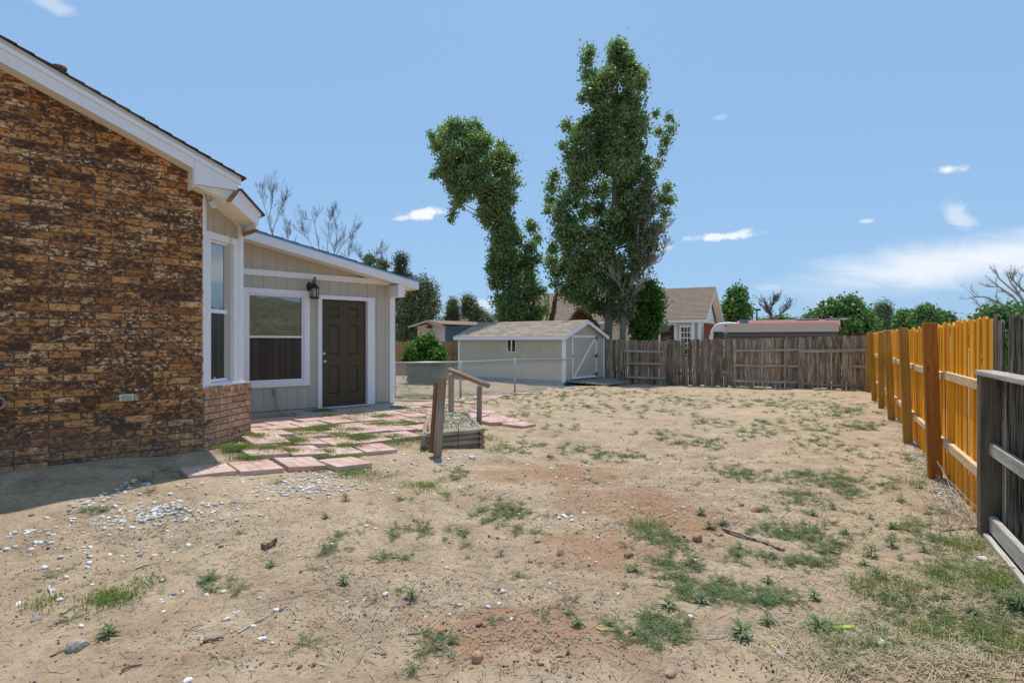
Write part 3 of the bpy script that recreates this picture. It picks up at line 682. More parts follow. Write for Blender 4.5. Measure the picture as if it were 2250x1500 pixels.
q = MB(); q.box(.6, 4.44, AY - .028, AY - .002, 2.752, 2.858); q.build('cross_beam', M['white'], house)
q = MB(); q.box(4.455, 4.575, AY - .022, AY + .12, .33, 2.53); q.build('corner_trim', M['white'], house)
q = MB(); q.box(4.44, 4.585, AY - .36, AY - .0, 2.50, 2.745); q.build('beam_end', M['white'], house)
q = MB(); q.box(.55, AX1 - .02, AY - .02, AY + .02, .1, .352); q.build('foundation', M['concrete'], house)
# annex roof
RY = AY - .36
q = MB(); q.prism([(1.2, RY, rb(1.2)), (4.92, RY, rb(4.92)), (4.92, RY, rb(4.92) + .148), (1.2, RY, rb(1.2) + .148)], (0, -.02, 0)); q.build('annex_rake_fascia', M['white'], house)
q = MB(); q.prism([(.7, RY, rb(.7) + .015), (4.90, RY, rb(4.90) + .015), (4.90, RY, rb(4.90) + .12), (.7, RY, rb(.7) + .12)], (0, 5.2, 0)); q.build('annex_roof_deck', M['soffit'], house)
q = MB(); q.prism([(1.1, RY - .024, rb(1.1) + .150), (4.94, RY - .024, rb(4.94) + .150), (4.94, RY - .024, rb(4.94) + .178), (1.1, RY - .024, rb(1.1) + .178)], (0, 5.3, 0)); q.build('blue_membrane', M['blue'], house)
q = MB()
for i in range(14):
    x0 = 1.0 + i * .28; x1 = x0 + .28; d_ = random.uniform(-.012, .012)
    if 4.7 < x1: break
    q.hexa([(x0, RY - .02 + d_, rb(x0) + .180), (x1, RY - .02 + d_, rb(x1) + .180), (x1, RY + 5, rb(x1) + .180), (x0, RY + 5, rb(x0) + .180), (x0, RY - .02 + d_, rb(x0) + .192), (x1, RY - .02 + d_, rb(x1) + .202), (x1, RY + 5, rb(x1) + .202), (x0, RY + 5, rb(x0) + .192)])
q.build('annex_shingles', M['shingle_dark'], house)
q = MB(); q.box(4.90, 4.925, RY - .015, RY + 5, rb(4.92), rb(4.92) + .148); q.build('eave_fascia', M['white'], house)
# annex window
def annex_window():
    q = MB(); y0 = AY - .03
    q.box(1.52, 1.635, y0, AY - .001, .79, 2.53); q.box(2.64, 2.745, y0, AY - .001, .79, 2.53); q.box(1.635, 2.64, y0, AY - .001, 2.44, 2.53); q.box(1.635, 2.64, y0, AY - .001, .79, .885)
    fr = q.build('window', M['white'], house)
    q = MB(); a_, b_ = AY - .012, AY + .05
    q.box(1.637, 1.668, a_, b_, .887, 2.438); q.box(2.600, 2.638, a_, b_, .887, 2.438); q.box(1.668, 2.600, a_, b_, 2.405, 2.438); q.box(1.668, 2.600, a_, b_, .887, .918); q.box(1.668, 2.600, a_, b_, 1.665, 1.70)
    q.build('sash', M['white'], fr)
    MB().box(1.669, 2.599, AY + .022, AY + .03, 1.701, 2.404).build('pane', M['glass'], fr)
    MB().box(1.669, 2.599, AY + .032, AY + .04, .919, 1.664).build('pane', M['screen'], fr)
annex_window()
# annex door
def annex_door():
    q = MB(); y0 = AY - .03
    q.box(2.905, 2.985, y0, AY + .05, .345, 2.475); q.box(3.945, 4.10, y0, AY - .001, .345, 2.475); q.box(2.985, 3.945, y0, AY - .001, 2.40, 2.475); q.box(3.935, 3.960, AY, AY + .08, .345, 2.40); q.box(2.985, 3.935, AY - .04, AY + .09, .325, .352)
    q.build('door_frame', M['white'], house)
    MB().box(2.99, 3.93, AY - .06, AY - .041, .318, .334).build('threshold', M['rawwood'], house)
    # slab with six recessed, raised panels
    X0, X1, z0, z1, y = 2.992, 3.930, .357, 2.393, AY + .045
    cols = [(X0 + .165, X0 + .375), (X1 - .375, X1 - .165)]; rows = [(z0 + .24, z0 + .78), (z0 + .99, z0 + 1.56), (z0 + 1.71, z0 + 1.90)]
    xs = [X0, cols[0][0], cols[0][1], cols[1][0], cols[1][1], X1]; zz = [z0, rows[0][0], rows[0][1], rows[1][0], rows[1][1], rows[2][0], rows[2][1], z1]
    q = MB()
    for i in range(5):
        for j in range(7):
            if i in (1, 3) and j in (1, 3, 5): q.box(xs[i], xs[i + 1], y + .016, y + .04, zz[j], zz[j + 1])
            else: q.box(xs[i], xs[i + 1], y, y + .04, zz[j], zz[j + 1])
    d = q.build('door', M['door'], house)
    for (c0, c1) in cols:
        for (r0, r1) in rows:
            q = MB(); e = .028; f_ = .05
            q.add([(c0 + .006, y + .015, r0 + .006), (c1 - .006, y + .015, r0 + .006), (c1 - .006, y + .015, r1 - .006), (c0 + .006, y + .015, r1 - .006), (c0 + e, y + .001, r0 + e), (c1 - e, y + .001, r0 + e), (c1 - e, y + .001, r1 - e), (c0 + e, y + .001, r1 - e)],
                  [(4, 5, 6, 7), (0, 1, 5, 4), (1, 2, 6, 5), (2, 3, 7, 6), (3, 0, 4, 7)])
            q.build('panel', M['door'], d)
    for nm, z, prof in [('door_knob', 1.22, [(.034, 0), (.034, .008), (.012, .012), (.012, .035), (.028, .045), (.031, .06), (.022, .072)]), ('deadbolt', 1.37, [(.030, 0), (.030, .014), (.024, .02)])]:
        k = MB().lathe(prof, 14).mesh(nm, M['chrome'], True); place(nm, k, d, (X0 + .062, y, z), (R(90), 0, 0))
annex_door()

# wall lantern
def lantern():
    x, y = 2.775, AY - .001; L = empty('wall_lantern', (*h_world(x, y), 0), HA, 'black carriage wall lantern with glass sides between the back window and the brown door', 'lantern')
    q = MB(); q.lathe([(.055, 0), (.055, .008), (.035, .018)], 14); place('backplate', q.mesh('backplate', M['black'], True), L, (-.03, 0, 2.62), (R(90), 0, 0), (1, 1.5, 1))
    MB().tube([(-.03, -.01, 2.62), (-.03, -.06, 2.60), (-.02, -.09, 2.66), (0, -.11, 2.74), (.012, -.13, 2.785), (.02, -.15, 2.78), (.02, -.155, 2.74), (.01, -.15, 2.69)], .010, 8).build('arm', M['black'], L, True)
    cy = -.15; H6 = [(math.cos(R(60 * k + 30)), math.sin(R(60 * k + 30))) for k in range(6)]
    MB().lathe([(.098, 2.575), (.100, 2.585), (.07, 2.62), (.035, 2.66), (.02, 2.67), (.012, 2.70)], 6, (0, cy, 0)).build('roof', M['black'], L)
    q = MB()
    for (a_, b_) in H6: q.bar((a_ * .078, cy + b_ * .078, 2.415), (a_ * .078, cy + b_ * .078, 2.58), .009, .009, (1, 0, 0))
    q.build('cage_bars', M['black'], L)
    MB().lathe([(.075, 2.385), (.098, 2.395), (.098, 2.408), (.082, 2.418)], 6, (0, cy, 0)).build('base', M['black'], L)
    q = MB()
    for k in range(6):
        (a_, b_), (c_, d_) = H6[k], H6[(k + 1) % 6]
        q.add([(a_ * .073, cy + b_ * .073, 2.42), (c_ * .073, cy + d_ * .073, 2.42), (c_ * .073, cy + d_ * .073, 2.575), (a_ * .073, cy + b_ * .073, 2.575)], [(0, 1, 2, 3)])
    g, t, b = new_mat('lantern_glass', .05, .5); tr = t.new('ShaderNodeBsdfTransparent'); ms = t.new('ShaderNodeMixShader'); ms.inputs[0].default_value = .72
    b.inputs['Base Color'].default_value = (.5, .48, .42, 1)
    t.l.new(b.outputs[0], ms.inputs[1]); t.l.new(tr.outputs[0], ms.inputs[2]); t.l.new(ms.outputs[0], t.n['Material Output'].inputs[0])
    q.build('glass', g, L)
    MB().lathe([(.013, 2.42), (.013, 2.48), (.008, 2.50), (.012, 2.52), (.002, 2.55)], 8, (0, cy, 0)).build('candle_bulb', M['soffit'], L, True)
lantern()
# flexible conduit hanging from the annex wall to the patio
def conduit():
    x, y = 2.10, AY; zb = gz1(*h_world(2.5, AY - .5))
    L = empty('flexible_conduit', (*h_world(x, y), 0), HA, 'grey flexible conduit drooping from a wall fitting under the back window to the patio', 'conduit')
    MB().box(-.035, .035, -.05, -.001, .66, .76).build('wall_fitting', M['conduit'], L, bevel=.006)
    MB().tube([(0, -.05, .70), (0, -.075, .66), (.005, -.08, .55), (.02, -.10, .45), (.06, -.16, zb + .06), (.12, -.24, zb + .03), (.22, -.34, zb + .02), (.34, -.42, zb + .025)], .015, 8).build('hose', M['conduit'], L, True)
conduit()
# ------------------------------------------------------------------ frames
class Fr:
    def __init__(s, ox, oy, dx, dy):
        n = math.hypot(dx, dy); s.o = (ox, oy); s.x = (dx / n, dy / n); s.y = (-s.x[1], s.x[0]); s.a = math.atan2(dy, dx)
    def w(s, lx, ly): return s.o[0] + lx * s.x[0] + ly * s.y[0], s.o[1] + lx * s.x[1] + ly * s.y[1]
    def solve_x(s, px, ly=0.0):
        r = (px - 1125) / F; ax, ay = s.w(0, ly); return (r * ay - ax) / (s.x[0] - r * s.x[1])
    def solve_y(s, px, lx=0.0):
        r = (px - 1125) / F; ax, ay = s.w(lx, 0); return (r * ay - ax) / (s.y[0] - r * s.y[1])
    def z(s, py, lx, ly): return EYE + (750 - py) / F * s.w(lx, ly)[1]
    def g(s, lx, ly): return gz1(*s.w(lx, ly))
def interp(tab, x):
    xs = [t[0] for t in tab]; ys = [t[1] for t in tab]; return float(np.interp(x, xs, ys))
def picket_mesh(wd, ht, th, m, ear=.03, seed=0):
    r_ = random.Random(seed); e = ear; j = lambda s_: r_.uniform(-s_, s_)
    poly = [(0, 0, j(.01)), (wd + j(.004), 0, j(.01)), (wd + j(.004), 0, ht - e), (wd - e * .9, 0, ht + j(.006)), (e * .9, 0, ht + j(.006)), (0, 0, ht - e)]
    me = MB().prism(poly, (0, th, 0)).mesh('picket', m); return me

# ------------------------------------------------------------------ grey back fence
def grey_back_fence():
    fr = Fr(3.74, 23.6, 8.06, -4.3); L = 9.25
    T = empty('wooden_fence', (*fr.w(0, 0), 0), fr.a, 'weathered grey board fence across the back of the yard, its rails showing on some panels', 'fence')
    top = [(1330, 746), (1463, 748), (1470, 746), (1600, 744), (1612, 744), (1755, 741), (1768, 738), (1925, 737)]
    secs = [(1326, 1371, 1), (1371, 1464, 0), (1464, 1609, 1), (1609, 1755, 0), (1755, 1926, 1)]
    mats = [M['wood_grey'], M['wood_grey'], M['wood_grey_dark2']]
    base = {k: [picket_mesh(wd, 1.0, .018, M['wood_grey'], .03, k * 10 + i) for i, wd in enumerate((.138, .128, .142))] for k in range(2)}
    P = {}
    for sx0, sx1, front in secs:
        x0, x1 = fr.solve_x(sx0), fr.solve_x(sx1); n = max(1, round((x1 - x0) / .141)); st = (x1 - x0) / n
        for i in range(n):
            x = x0 + i * st; wx, wy = fr.w(x + .07, 0); px = 1125 + F * wx / wy
            zt = fr.z(interp(top, px), x, 0) + random.uniform(-.02, .02); zb = fr.g(x, 0) + random.choice([-.01, .0, .01, .03])
            if 1501 < px < 1512: zt -= .62
            if random.random() < .05: zt -= .05
            wd = st - random.choice([.002, .003, .005, .010]); h = zt - zb
            me = picket_mesh(wd, h, .018, M['wood_grey'], .028, i + int(sx0))
            place('picket', me, T, (x, (-.045 if front else .0) + random.uniform(-.004, .004), zb), (random.uniform(-.008, .008), random.uniform(-.010, .010), 0))
    def rail(pa, ya, pb, yb, th=.085, off=-.042):
        x0, x1 = fr.solve_x(pa), fr.solve_x(pb); za, zb = fr.z(ya, x0, off), fr.z(yb, x1, off)
        q = MB(); mid = (x0 + x1) / 2
        q.bar((x0, off, za), (mid, off, (za + zb) / 2 - .012), .038, th, (0, 0, 1)); q.bar((mid + .002, off, (za + zb) / 2 - .012), (x1, off, zb), .038, th, (0, 0, 1))
        q.build('rail', M['wood_grey_x'], T)
    rail(1372, 770, 1463, 773); rail(1372, 797, 1463, 799); rail(1374, 827, 1463, 831, .09)
    rail(1610, 770, 1756, 768); rail(1610, 802, 1754, 804); rail(1612, 836, 1752, 839, .10)
    rail(1756, 771, 1917, 768, .11, -.085); rail(1872, 804, 1918, 804, .10, -.085); rail(1768, 843, 1890, 847, .06, -.085)
    for a_, b_ in [(1326, 1371), (1464, 1609), (1755, 1926)]:
        for z_ in (.35, 1.35):
            x0, x1 = fr.solve_x(a_), fr.solve_x(b_); q = MB(); q.box(x0, x1, .0, .038, z_, z_ + .085); q.build('rail', M['wood_grey_x'], T)
    for px_ in (1372, 1466, 1609, 1758, 1918):
        x = fr.solve_x(px_); zb = fr.g(x, 0); q = MB(); q.box(x - .05, x + .05, -.02 + .06, .10, zb, fr.z(750, x, 0) + .03); q.build('post', M['wood_grey_dark2'], T)
    # two posts that stand on the yard side
    for px_, yt in ((1466, 757), (1758, 742)):
        x = fr.solve_x(px_); zb = fr.g(x, 0); q = MB(); q.box(x - .0, x + .14, -.075, -.05, zb, fr.z(yt, x, 0)); q.build('batten', M['wood_grey'], T)
M['wood_grey_dark2'] = wood('grey_post_wood', (.25, .205, .14), (.10, .078, .05), knot=.5, var=.25, bmp=.006)
grey_back_fence()

# ------------------------------------------------------------------ stained fence on the right
ofr = Fr(4.99, 6.82, .4745, .8803)
def stained_fence():
    fr = ofr; T = empty('wooden_fence', (*fr.w(0, 0), 0), fr.a, 'orange stained picket fence with pale rails and amber posts along the right side', 'fence')
    x = -2.18; i = 0
    while x < 14.1:
        wd = random.choice([.14, .14, .135, .10]); zb = fr.g(x, 0) + random.uniform(-.01, .03); zt = interp([(-2.2, 1.80), (0, 1.80), (3, 1.80), (10, 1.86), (14, 1.86)], x) + random.uniform(-.035, .03)
        me = picket_mesh(wd, zt - zb, .017, M['orange'], .012 if random.random() < .6 else .026, 300 + i)
        lean = random.uniform(-.020, .020) if x < 3 else random.uniform(-.009, .009)
        place('picket', me, T, (x, -.062 - (.019 if i % 2 else 0) + random.uniform(-.003, .003), zb), (0, lean, 0))
        x += wd * random.uniform(.80, 1.10) if i % 3 else wd * 1.12; i += 1
    ks = [-2.30, .0, 2.70, 5.43, 8.05, 10.41, 13.2]
    for i, k in enumerate(ks):
        if i == 0: continue
        h = 1.82 if i < 5 else 1.87; zb = fr.g(k, .06) - .02; lean = [0, .030, .035, .045, .0, .05, 0][i]
        s_ = .062 if i > 1 else .068
        q = MB().box(-s_, s_, -s_, s_, 0, h - zb)
        m_ = M['red_post'] if i == 1 else M['orange_post']
        po = q.build('post', m_, T, loc=(k, s_ + .002, zb), rot=(-lean, 0, 0), bevel=.004)
    for a_, b_ in zip(ks[:-1], ks[1:]):
        for z0, dz in ((1.165, .085), (.395, .085)):
            q = MB(); q.box(a_ + (.07 if a_ > -2 else .0), b_ - .06, -.042, .0 + .004, z0 + random.uniform(-.01, .01), z0 + dz + random.uniform(-.01, .01)); q.build('rail', M['pine_rail'], T, bevel=.004)
stained_fence()
def near_grey_fence():
    fr = ofr; T = empty('wooden_fence', (*fr.w(-2.35, 0), 0), fr.a, 'old dark grey board fence with bleached rails at the right edge beside the orange fence', 'fence')
    x = .17; i = 0
    while x > -4.2:
        wd = .14; x -= wd + random.choice([.004, .01, .035])
        zb = fr.g(x - 2.35, 0) + .02; zt = 1.81 + random.uniform(-.05, .03) - (.45 if i == 2 else 0)
        if i == 2: wd *= .5
        place('picket', picket_mesh(wd, zt - zb, .018, M['wood_grey_dark'], .03, 700 + i), T, (x, -.062 + random.uniform(-.004, .004), zb), (0, random.uniform(-.012, .012), 0)); i += 1
    zb = fr.g(-2.35, .02) - .03
    MB().box(-.064, .064, -.044, .084, 0, 1.325 - zb).build('post', M['wood_grey_dark2'], T, loc=(0, 0, zb), bevel=.005)
    MB().box(-.064, .064, -.044, .084, 0, 1.325 - zb).build('post', M['wood_grey_dark2'], T, loc=(-2.4, 0, zb), bevel=.005)
    MB().box(-4.0, .08, -.035, .095, 1.326, 1.366).build('rail', M['wood_pale_x'], T, bevel=.005)
    MB().box(-4.0, -.066, -.012, .028, .69, .79).build('rail', M['wood_pale_x'], T, loc=(0, 0, 0), bevel=.005)
    MB().box(-4.0, -.066, -.016, .028, .08, .21).build('rail', M['wood_pale_x'], T, loc=(0, 0, 0), bevel=.005)
    MB().box(-4.0, -.08, .031, .07, .0, .07).build('kick_board', M['wood_pale_x'], T, loc=(0, 0, 0), bevel=.005)
near_grey_fence()
# loose wire by the grey post
def loose_wire():
    T = empty('loose_wire_fencing', tuple(G(2110, 1120)), 0, 'tangle of rusty loose wire fencing leaning between the red-brown post and the grey post', 'wire')
    T0_ = T.location.copy(); q = MB()
    def curve(pts, r=.0022, n=5):
        P = [Vector(p) - T0_ for p in pts]; out = []
        for i in range(len(P) - 1):
            for k in range(5): out.append(P[i].lerp(P[i + 1], k / 5) + Vector([random.uniform(-.006, .006) for _ in range(3)]))
        out.append(P[-1]); q.tube(out, r, n)
    A = at(2058, 1012, 6.65); Bp = at(2162, 1128, 4.95); C_ = at(2080, 1050, 6.0); D = at(2110, 1118, 5.5)
    curve([A, C_, D, D + Vector((.06, -.1, -.08))], .004); curve([C_, at(2130, 1100, 5.3), Bp, at(2205, 1150, 4.6)], .003)
    curve([at(2090, 1060, 5.9), at(2140, 1150, 5.0), at(2185, 1170, 4.75)], .0022)
    for i in range(60):
        a_ = G(random.uniform(2040, 2170), random.uniform(1090, 1185)); b_ = Vector(a_) + Vector((random.uniform(-.25, .25), random.uniform(-.2, .2), random.uniform(.0, .22)))
        mid = (Vector(a_) + b_) / 2 + Vector((0, 0, random.uniform(.02, .10))); curve([a_, mid, b_], .0024, 4)
    q.build('wire_strands', M['conduit'], T)
loose_wire()

# ------------------------------------------------------------------ chain link fence
def chain_link():
    pts = [(-2.89, 14.46), (-1.426, 16.3), (.085, 18.2), (2.08, 20.7)]; tops = [797, 795, 790, 789]
    T = empty('chain_link_fence', (*pts[0], 0), 0, 'low galvanised chain link fence running from the back entry towards the shed', 'fence'); o = Vector((*pts[0], 0))
    tp = [Vector((x, y, EYE + (750 - t) / F * y)) - o for (x, y), t in zip(pts, tops)]
    q = MB(); q.tube(tp, .021, 8); q.build('top_rail', M['galv'], T, True)
    bt_ = [Vector((x, y, gz1(x, y) + .03)) - o for (x, y) in pts]
    for i in (0, 1, 2):
        MB().tube([bt_[i] - Vector((0, 0, .05)), tp[i] + Vector((0, 0, .03))], .030, 8).build('post', M['galv'], T, True)
    q = MB()
    for i in range(3):
        d = bt_[i + 1] - bt_[i]; L = Vector((d.x, d.y, 0)).length; H = 1.0; st = .060; u_ = Vector((d.x, d.y, 0)) / L
        if i == 2: L *= .86
        for s_ in (1, -1):
            k = -H
            while k < L + H:
                a0, a1 = (0, H) ; x0 = k; x1 = k + s_ * H
                # clip to [0, L]
                t0, t1 = 0.0, 1.0
                dx = x1 - x0
                for lim, sg in ((0, 1), (L, -1)):
                    f0 = (x0 - lim) * sg; f1 = (x1 - lim) * sg
                    if f0 < 0 and f1 < 0: t0 = 2; break
                    if f0 < 0: t0 = max(t0, f0 / (f0 - f1))
                    elif f1 < 0: t1 = min(t1, f0 / (f0 - f1))
                if t0 < t1:
                    def P(t):
                        x = x0 + dx * t; f = x / Vector((d.x, d.y, 0)).length; zb = bt_[i].z + (bt_[i + 1].z - bt_[i].z) * f; zt = tp[i].z + (tp[i + 1].z - tp[i].z) * f
                        return Vector((bt_[i].x, bt_[i].y, 0)) + u_ * x + Vector((0, 0, zb + (zt - .02 - zb) * t))
                    q.tube([P(t0), P(t1)], .0035, 3, False)
                k += st
    tag(q.build('wire_mesh', M['galv'], T), kind='stuff')
chain_link()

# ------------------------------------------------------------------ shed
def shed():
    fr = Fr(1.885, 21.2, .62, .785); Wd, Ln = 2.89, 5.25
    T = empty('garden_shed', (*fr.w(0, 0), 0), fr.a, 'beige gabled storage shed with white trim and a braced door behind the chain link fence', 'shed')
    rz = lambda x: 2.40 - abs(x - Wd / 2) * .385
    zb = .02
    q = MB(); q.prism([(.03, .03, zb), (Wd - .03, .03, zb), (Wd - .03, .03, rz(Wd) - .10), (Wd / 2, .03, rz(Wd / 2) - .10), (.03, .03, rz(0) - .10)], (0, Ln - .06, 0)); q.build('wall_body', M['dark'], T)
    # long wall boards
    y = .09; i = 0
    wy0, wy1, wz0, wz1 = fr.solve_y(1134), fr.solve_y(1114), 1.19, 1.66
    while y < Ln - .08:
        y1 = min(y + .297, Ln - .08)
        cuts = sorted(set([y, y1] + [e for e in (wy0, wy1) if y < e < y1]))
        for a_, b_ in zip(cuts[:-1], cuts[1:]):
            mid = (a_ + b_) / 2
            for z0, z1 in ([(.19, wz0), (wz1, 1.80)] if wy0 < mid < wy1 else [(.19, 1.80)]): MB().box(0, .03, a_, b_, z0, z1).build('siding_board', M['shed_wall'], T)
        y += .302
    x = .09
    dx0, dx1, dz0, dz1 = fr.solve_x(1256), fr.solve_x(1310), .215, 1.83
    while x < Wd - .09:
        x1 = min(x + .297, Wd - .09)
        cuts = sorted(set([x, x1] + [e for e in (dx0, dx1, Wd / 2) if x < e < x1]))
        for a_, b_ in zip(cuts[:-1], cuts[1:]):
            mid = (a_ + b_) / 2; z0 = dz1 if dx0 < mid < dx1 else .19
            q = MB(); q.hexa([(a_, 0, z0), (b_, 0, z0), (b_, .03, z0), (a_, .03, z0), (a_, 0, rz(a_) - .08), (b_, 0, rz(b_) - .08), (b_, .03, rz(b_) - .08), (a_, .03, rz(a_) - .08)]); q.build('siding_board', M['shed_wall'], T)
        x += .302
    q = MB(); q.box(-.004, Wd + .004, -.004, .028, zb - .05, .188); q.box(-.004, .028, .03, Ln, zb - .05, .188); q.build('skirt', M['blue_skirt'], T)
    for (a, b, c, d) in [(-.018, .09, -.018, -.001), (Wd - .09, Wd + .018, -.018, -.001)]: MB().box(a, b, c, d, .13, rz(0 if a < 1 else Wd) - .08).build('corner_trim', M['white'], T)
    MB().box(-.018, -.001, .0, .09, .13, 1.74).build('corner_trim', M['white'], T); MB().box(-.018, -.001, Ln - .09, Ln, .13, 1.74).build('corner_trim', M['white'], T)
    # window
    wf = MB(); wf.box(-.012, .03, wy0 + .001, wy0 + .03, wz0, wz1); wf.box(-.012, .03, wy1 - .03, wy1 - .001, wz0, wz1); wf.box(-.012, .03, (wy0 + wy1) / 2 - .025, (wy0 + wy1) / 2 + .025, wz0, wz1); wf.box(-.012, .03, wy0 + .03, wy1 - .03, wz0, wz0 + .02)
    wo_ = wf.build('window', M['white'], T); MB().box(.004, .012, wy0 + .03, (wy0 + wy1) / 2 - .026, wz0 + .02, wz1).build('pane', M['glass_dark'], wo_); MB().box(.004, .012, (wy0 + wy1) / 2 + .026, wy1 - .03, wz0 + .02, wz1).build('pane', M['glass_dark'], wo_)
    # door
    D = MB().box(dx0 + .01, dx1 - .01, -.006, .024, dz0 + .01, dz1 - .01).build('door', M['shed_wall'], T)
    q = MB(); t_ = .07; y0, y1 = -.028, -.008
    q.box(dx0, dx0 + t_, y0, y1, dz0, dz1); q.box(dx1 - t_, dx1, y0, y1, dz0, dz1); q.box(dx0 + t_, dx1 - t_, y0, y1, dz1 - t_ * 1.1, dz1); q.box(dx0 + t_, dx1 - t_, y0, y1, dz0, dz0 + t_ * 1.1); q.build('door_trim', M['white'], D)
    q = MB(); q.bar((dx0 + t_ + .05, -.018, dz0 + .08), (dx1 - t_ - .03, -.018, dz1 - .09), .018, .075, (0, 0, 1)); q.build('brace', M['white'], D)
    for z_ in (dz1 - .09, (dz0 + dz1) / 2 + .02, dz0 + .12):
        q = MB(); q.prism([(dx1 - .26, -.036, z_), (dx1 - .05, -.036, z_ - .03), (dx1 - .05, -.036, z_ + .03)], (0, .008, 0)); q.box(dx1 - .05, dx1 + .035, -.036, -.028, z_ - .09, z_ + .09); q.build('hinge', M['black'], D)
    MB().box(dx0 + .02, dx0 + .05, -.05, -.028, 1.02, 1.09).build('latch', M['black'], D)
    # roof
    ov, ovx = .14, .13
    for sgn in (0, 1):
        xe = -ovx if sgn == 0 else Wd + ovx
        q = MB(); q.prism([(xe, -ov, rz(xe) - .035), (Wd / 2, -ov, rz(Wd / 2) - .035), (Wd / 2, -ov, rz(Wd / 2)), (xe, -ov, rz(xe))], (0, Ln + 2 * ov, 0)); q.build('roof', M['soffit'], T)
        q = MB(); q.prism([(xe, -ov - .02, rz(xe) - .13), (Wd / 2, -ov - .02, rz(Wd / 2) - .13), (Wd / 2, -ov - .02, rz(Wd / 2) - .004), (xe, -ov - .02, rz(xe) - .004)], (0, .02, 0)); q.build('rake_trim', M['white'], T)
        q = MB(); q.box(min(xe, xe - .02 if sgn == 0 else xe), max(xe, xe + (.02 if sgn else 0)), -ov, Ln + ov, rz(xe) - .13, rz(xe) - .002); q.build('eave_fascia', M['white'], T)
    rows = 12; q = MB(); slope_len = (Wd / 2 + ovx + .02)
    for s_ in (0, 1):
        for r_ in range(rows):
            xa = -ovx - .02 + slope_len * r_ / rows; xb = xa + slope_len / rows * 1.15; xb = min(xb, Wd / 2 + .02)
            y = -ov - .01 - random.uniform(0, .2)
            while y < Ln + ov:
                y1 = min(y + .30, Ln + ov + .01); ya = max(y, -ov - .01); h = random.uniform(.008, .016)
                X = (lambda v: v) if s_ == 0 else (lambda v: Wd - v)
                if y1 - ya > .03:
                    za, zb_ = rz(xa), rz(min(xb, Wd / 2)) 
                    pts_ = [(X(xa), ya, za + .001), (X(xb), ya, zb_ + .001), (X(xb), y1 - .004, zb_ + .001), (X(xa), y1 - .004, za + .001), (X(xa), ya, za + .004 + h), (X(xb), ya, zb_ + .004), (X(xb), y1 - .004, zb_ + .004), (X(xa), y1 - .004, za + .004 + h)]
                    q.hexa(pts_)
                y = y1
    tag(q.build('roof_shingles', M['shingle_shed'], T), kind='stuff')
    MB().prism([(Wd / 2 - .12, -ov - .01, rz(Wd / 2) - .03), (Wd / 2, -ov - .01, rz(Wd / 2) + .02), (Wd / 2 + .12, -ov - .01, rz(Wd / 2) - .03)], (0, Ln + 2 * ov + .02, 0)).build('ridge_cap', M['shingle_shed'], T)
    # plank ramp before the door
    Rm = empty('plank_ramp', (*fr.w(0, 0), 0), fr.a, 'low grey plank ramp in front of the shed door', 'ramp')
    for i in range(7):
        y1 = -.03 - i * .165; y0 = y1 - .155; z_ = .165 - i * .018
        MB().box(.15 + random.uniform(-.05, .05) + .12 * i, 3.45 - i * .16 + random.uniform(-.1, .1), y0, y1, z_ - .04, z_).build('plank', M['ramp'], Rm)
M['ramp'] = wood('worn_ramp_plank', (.42, .38, .31), (.25, .22, .18), knot=.2, axis='X', var=.15)
shed()
# small fence behind the shed on the left
def boards_fence(name, label, fr, x0, x1, top, zb, m, cat='fence', st=.146, rails=(1.2,), ear=.02):
    T = empty(name, (*fr.w(0, 0), 0), fr.a, label, cat); x = x0; i = 0
    mes = [picket_mesh(st - g_, top - zb, .018, m, ear, 900 + k) for k, g_ in enumerate((.004, .008, .012))]
    while x < x1:
        place('picket', mes[i % 3], T, (x, random.uniform(-.003, .003), zb + random.uniform(-.01, .01))); x += st; i += 1
    for r_ in rails: MB().box(x0, x1, -.045, -.006, r_, r_ + .085).build('rail', m, T)
    return T
boards_fence('wooden_fence', 'low brown cedar board fence behind the bush and left of the beige shed', Fr(-8.5, 27.0, 1, .02), 0, 6.6, 1.60, -.05, M['fence_brown'], rails=(1.05, .25))
boards_fence('wooden_fence', 'dark red board fence top peeking over the grey fence near its right corner', Fr(12.6, 21.8, .8825, -.47), 0, 1.6, 1.86, 0, M['red'], rails=(1.2,))

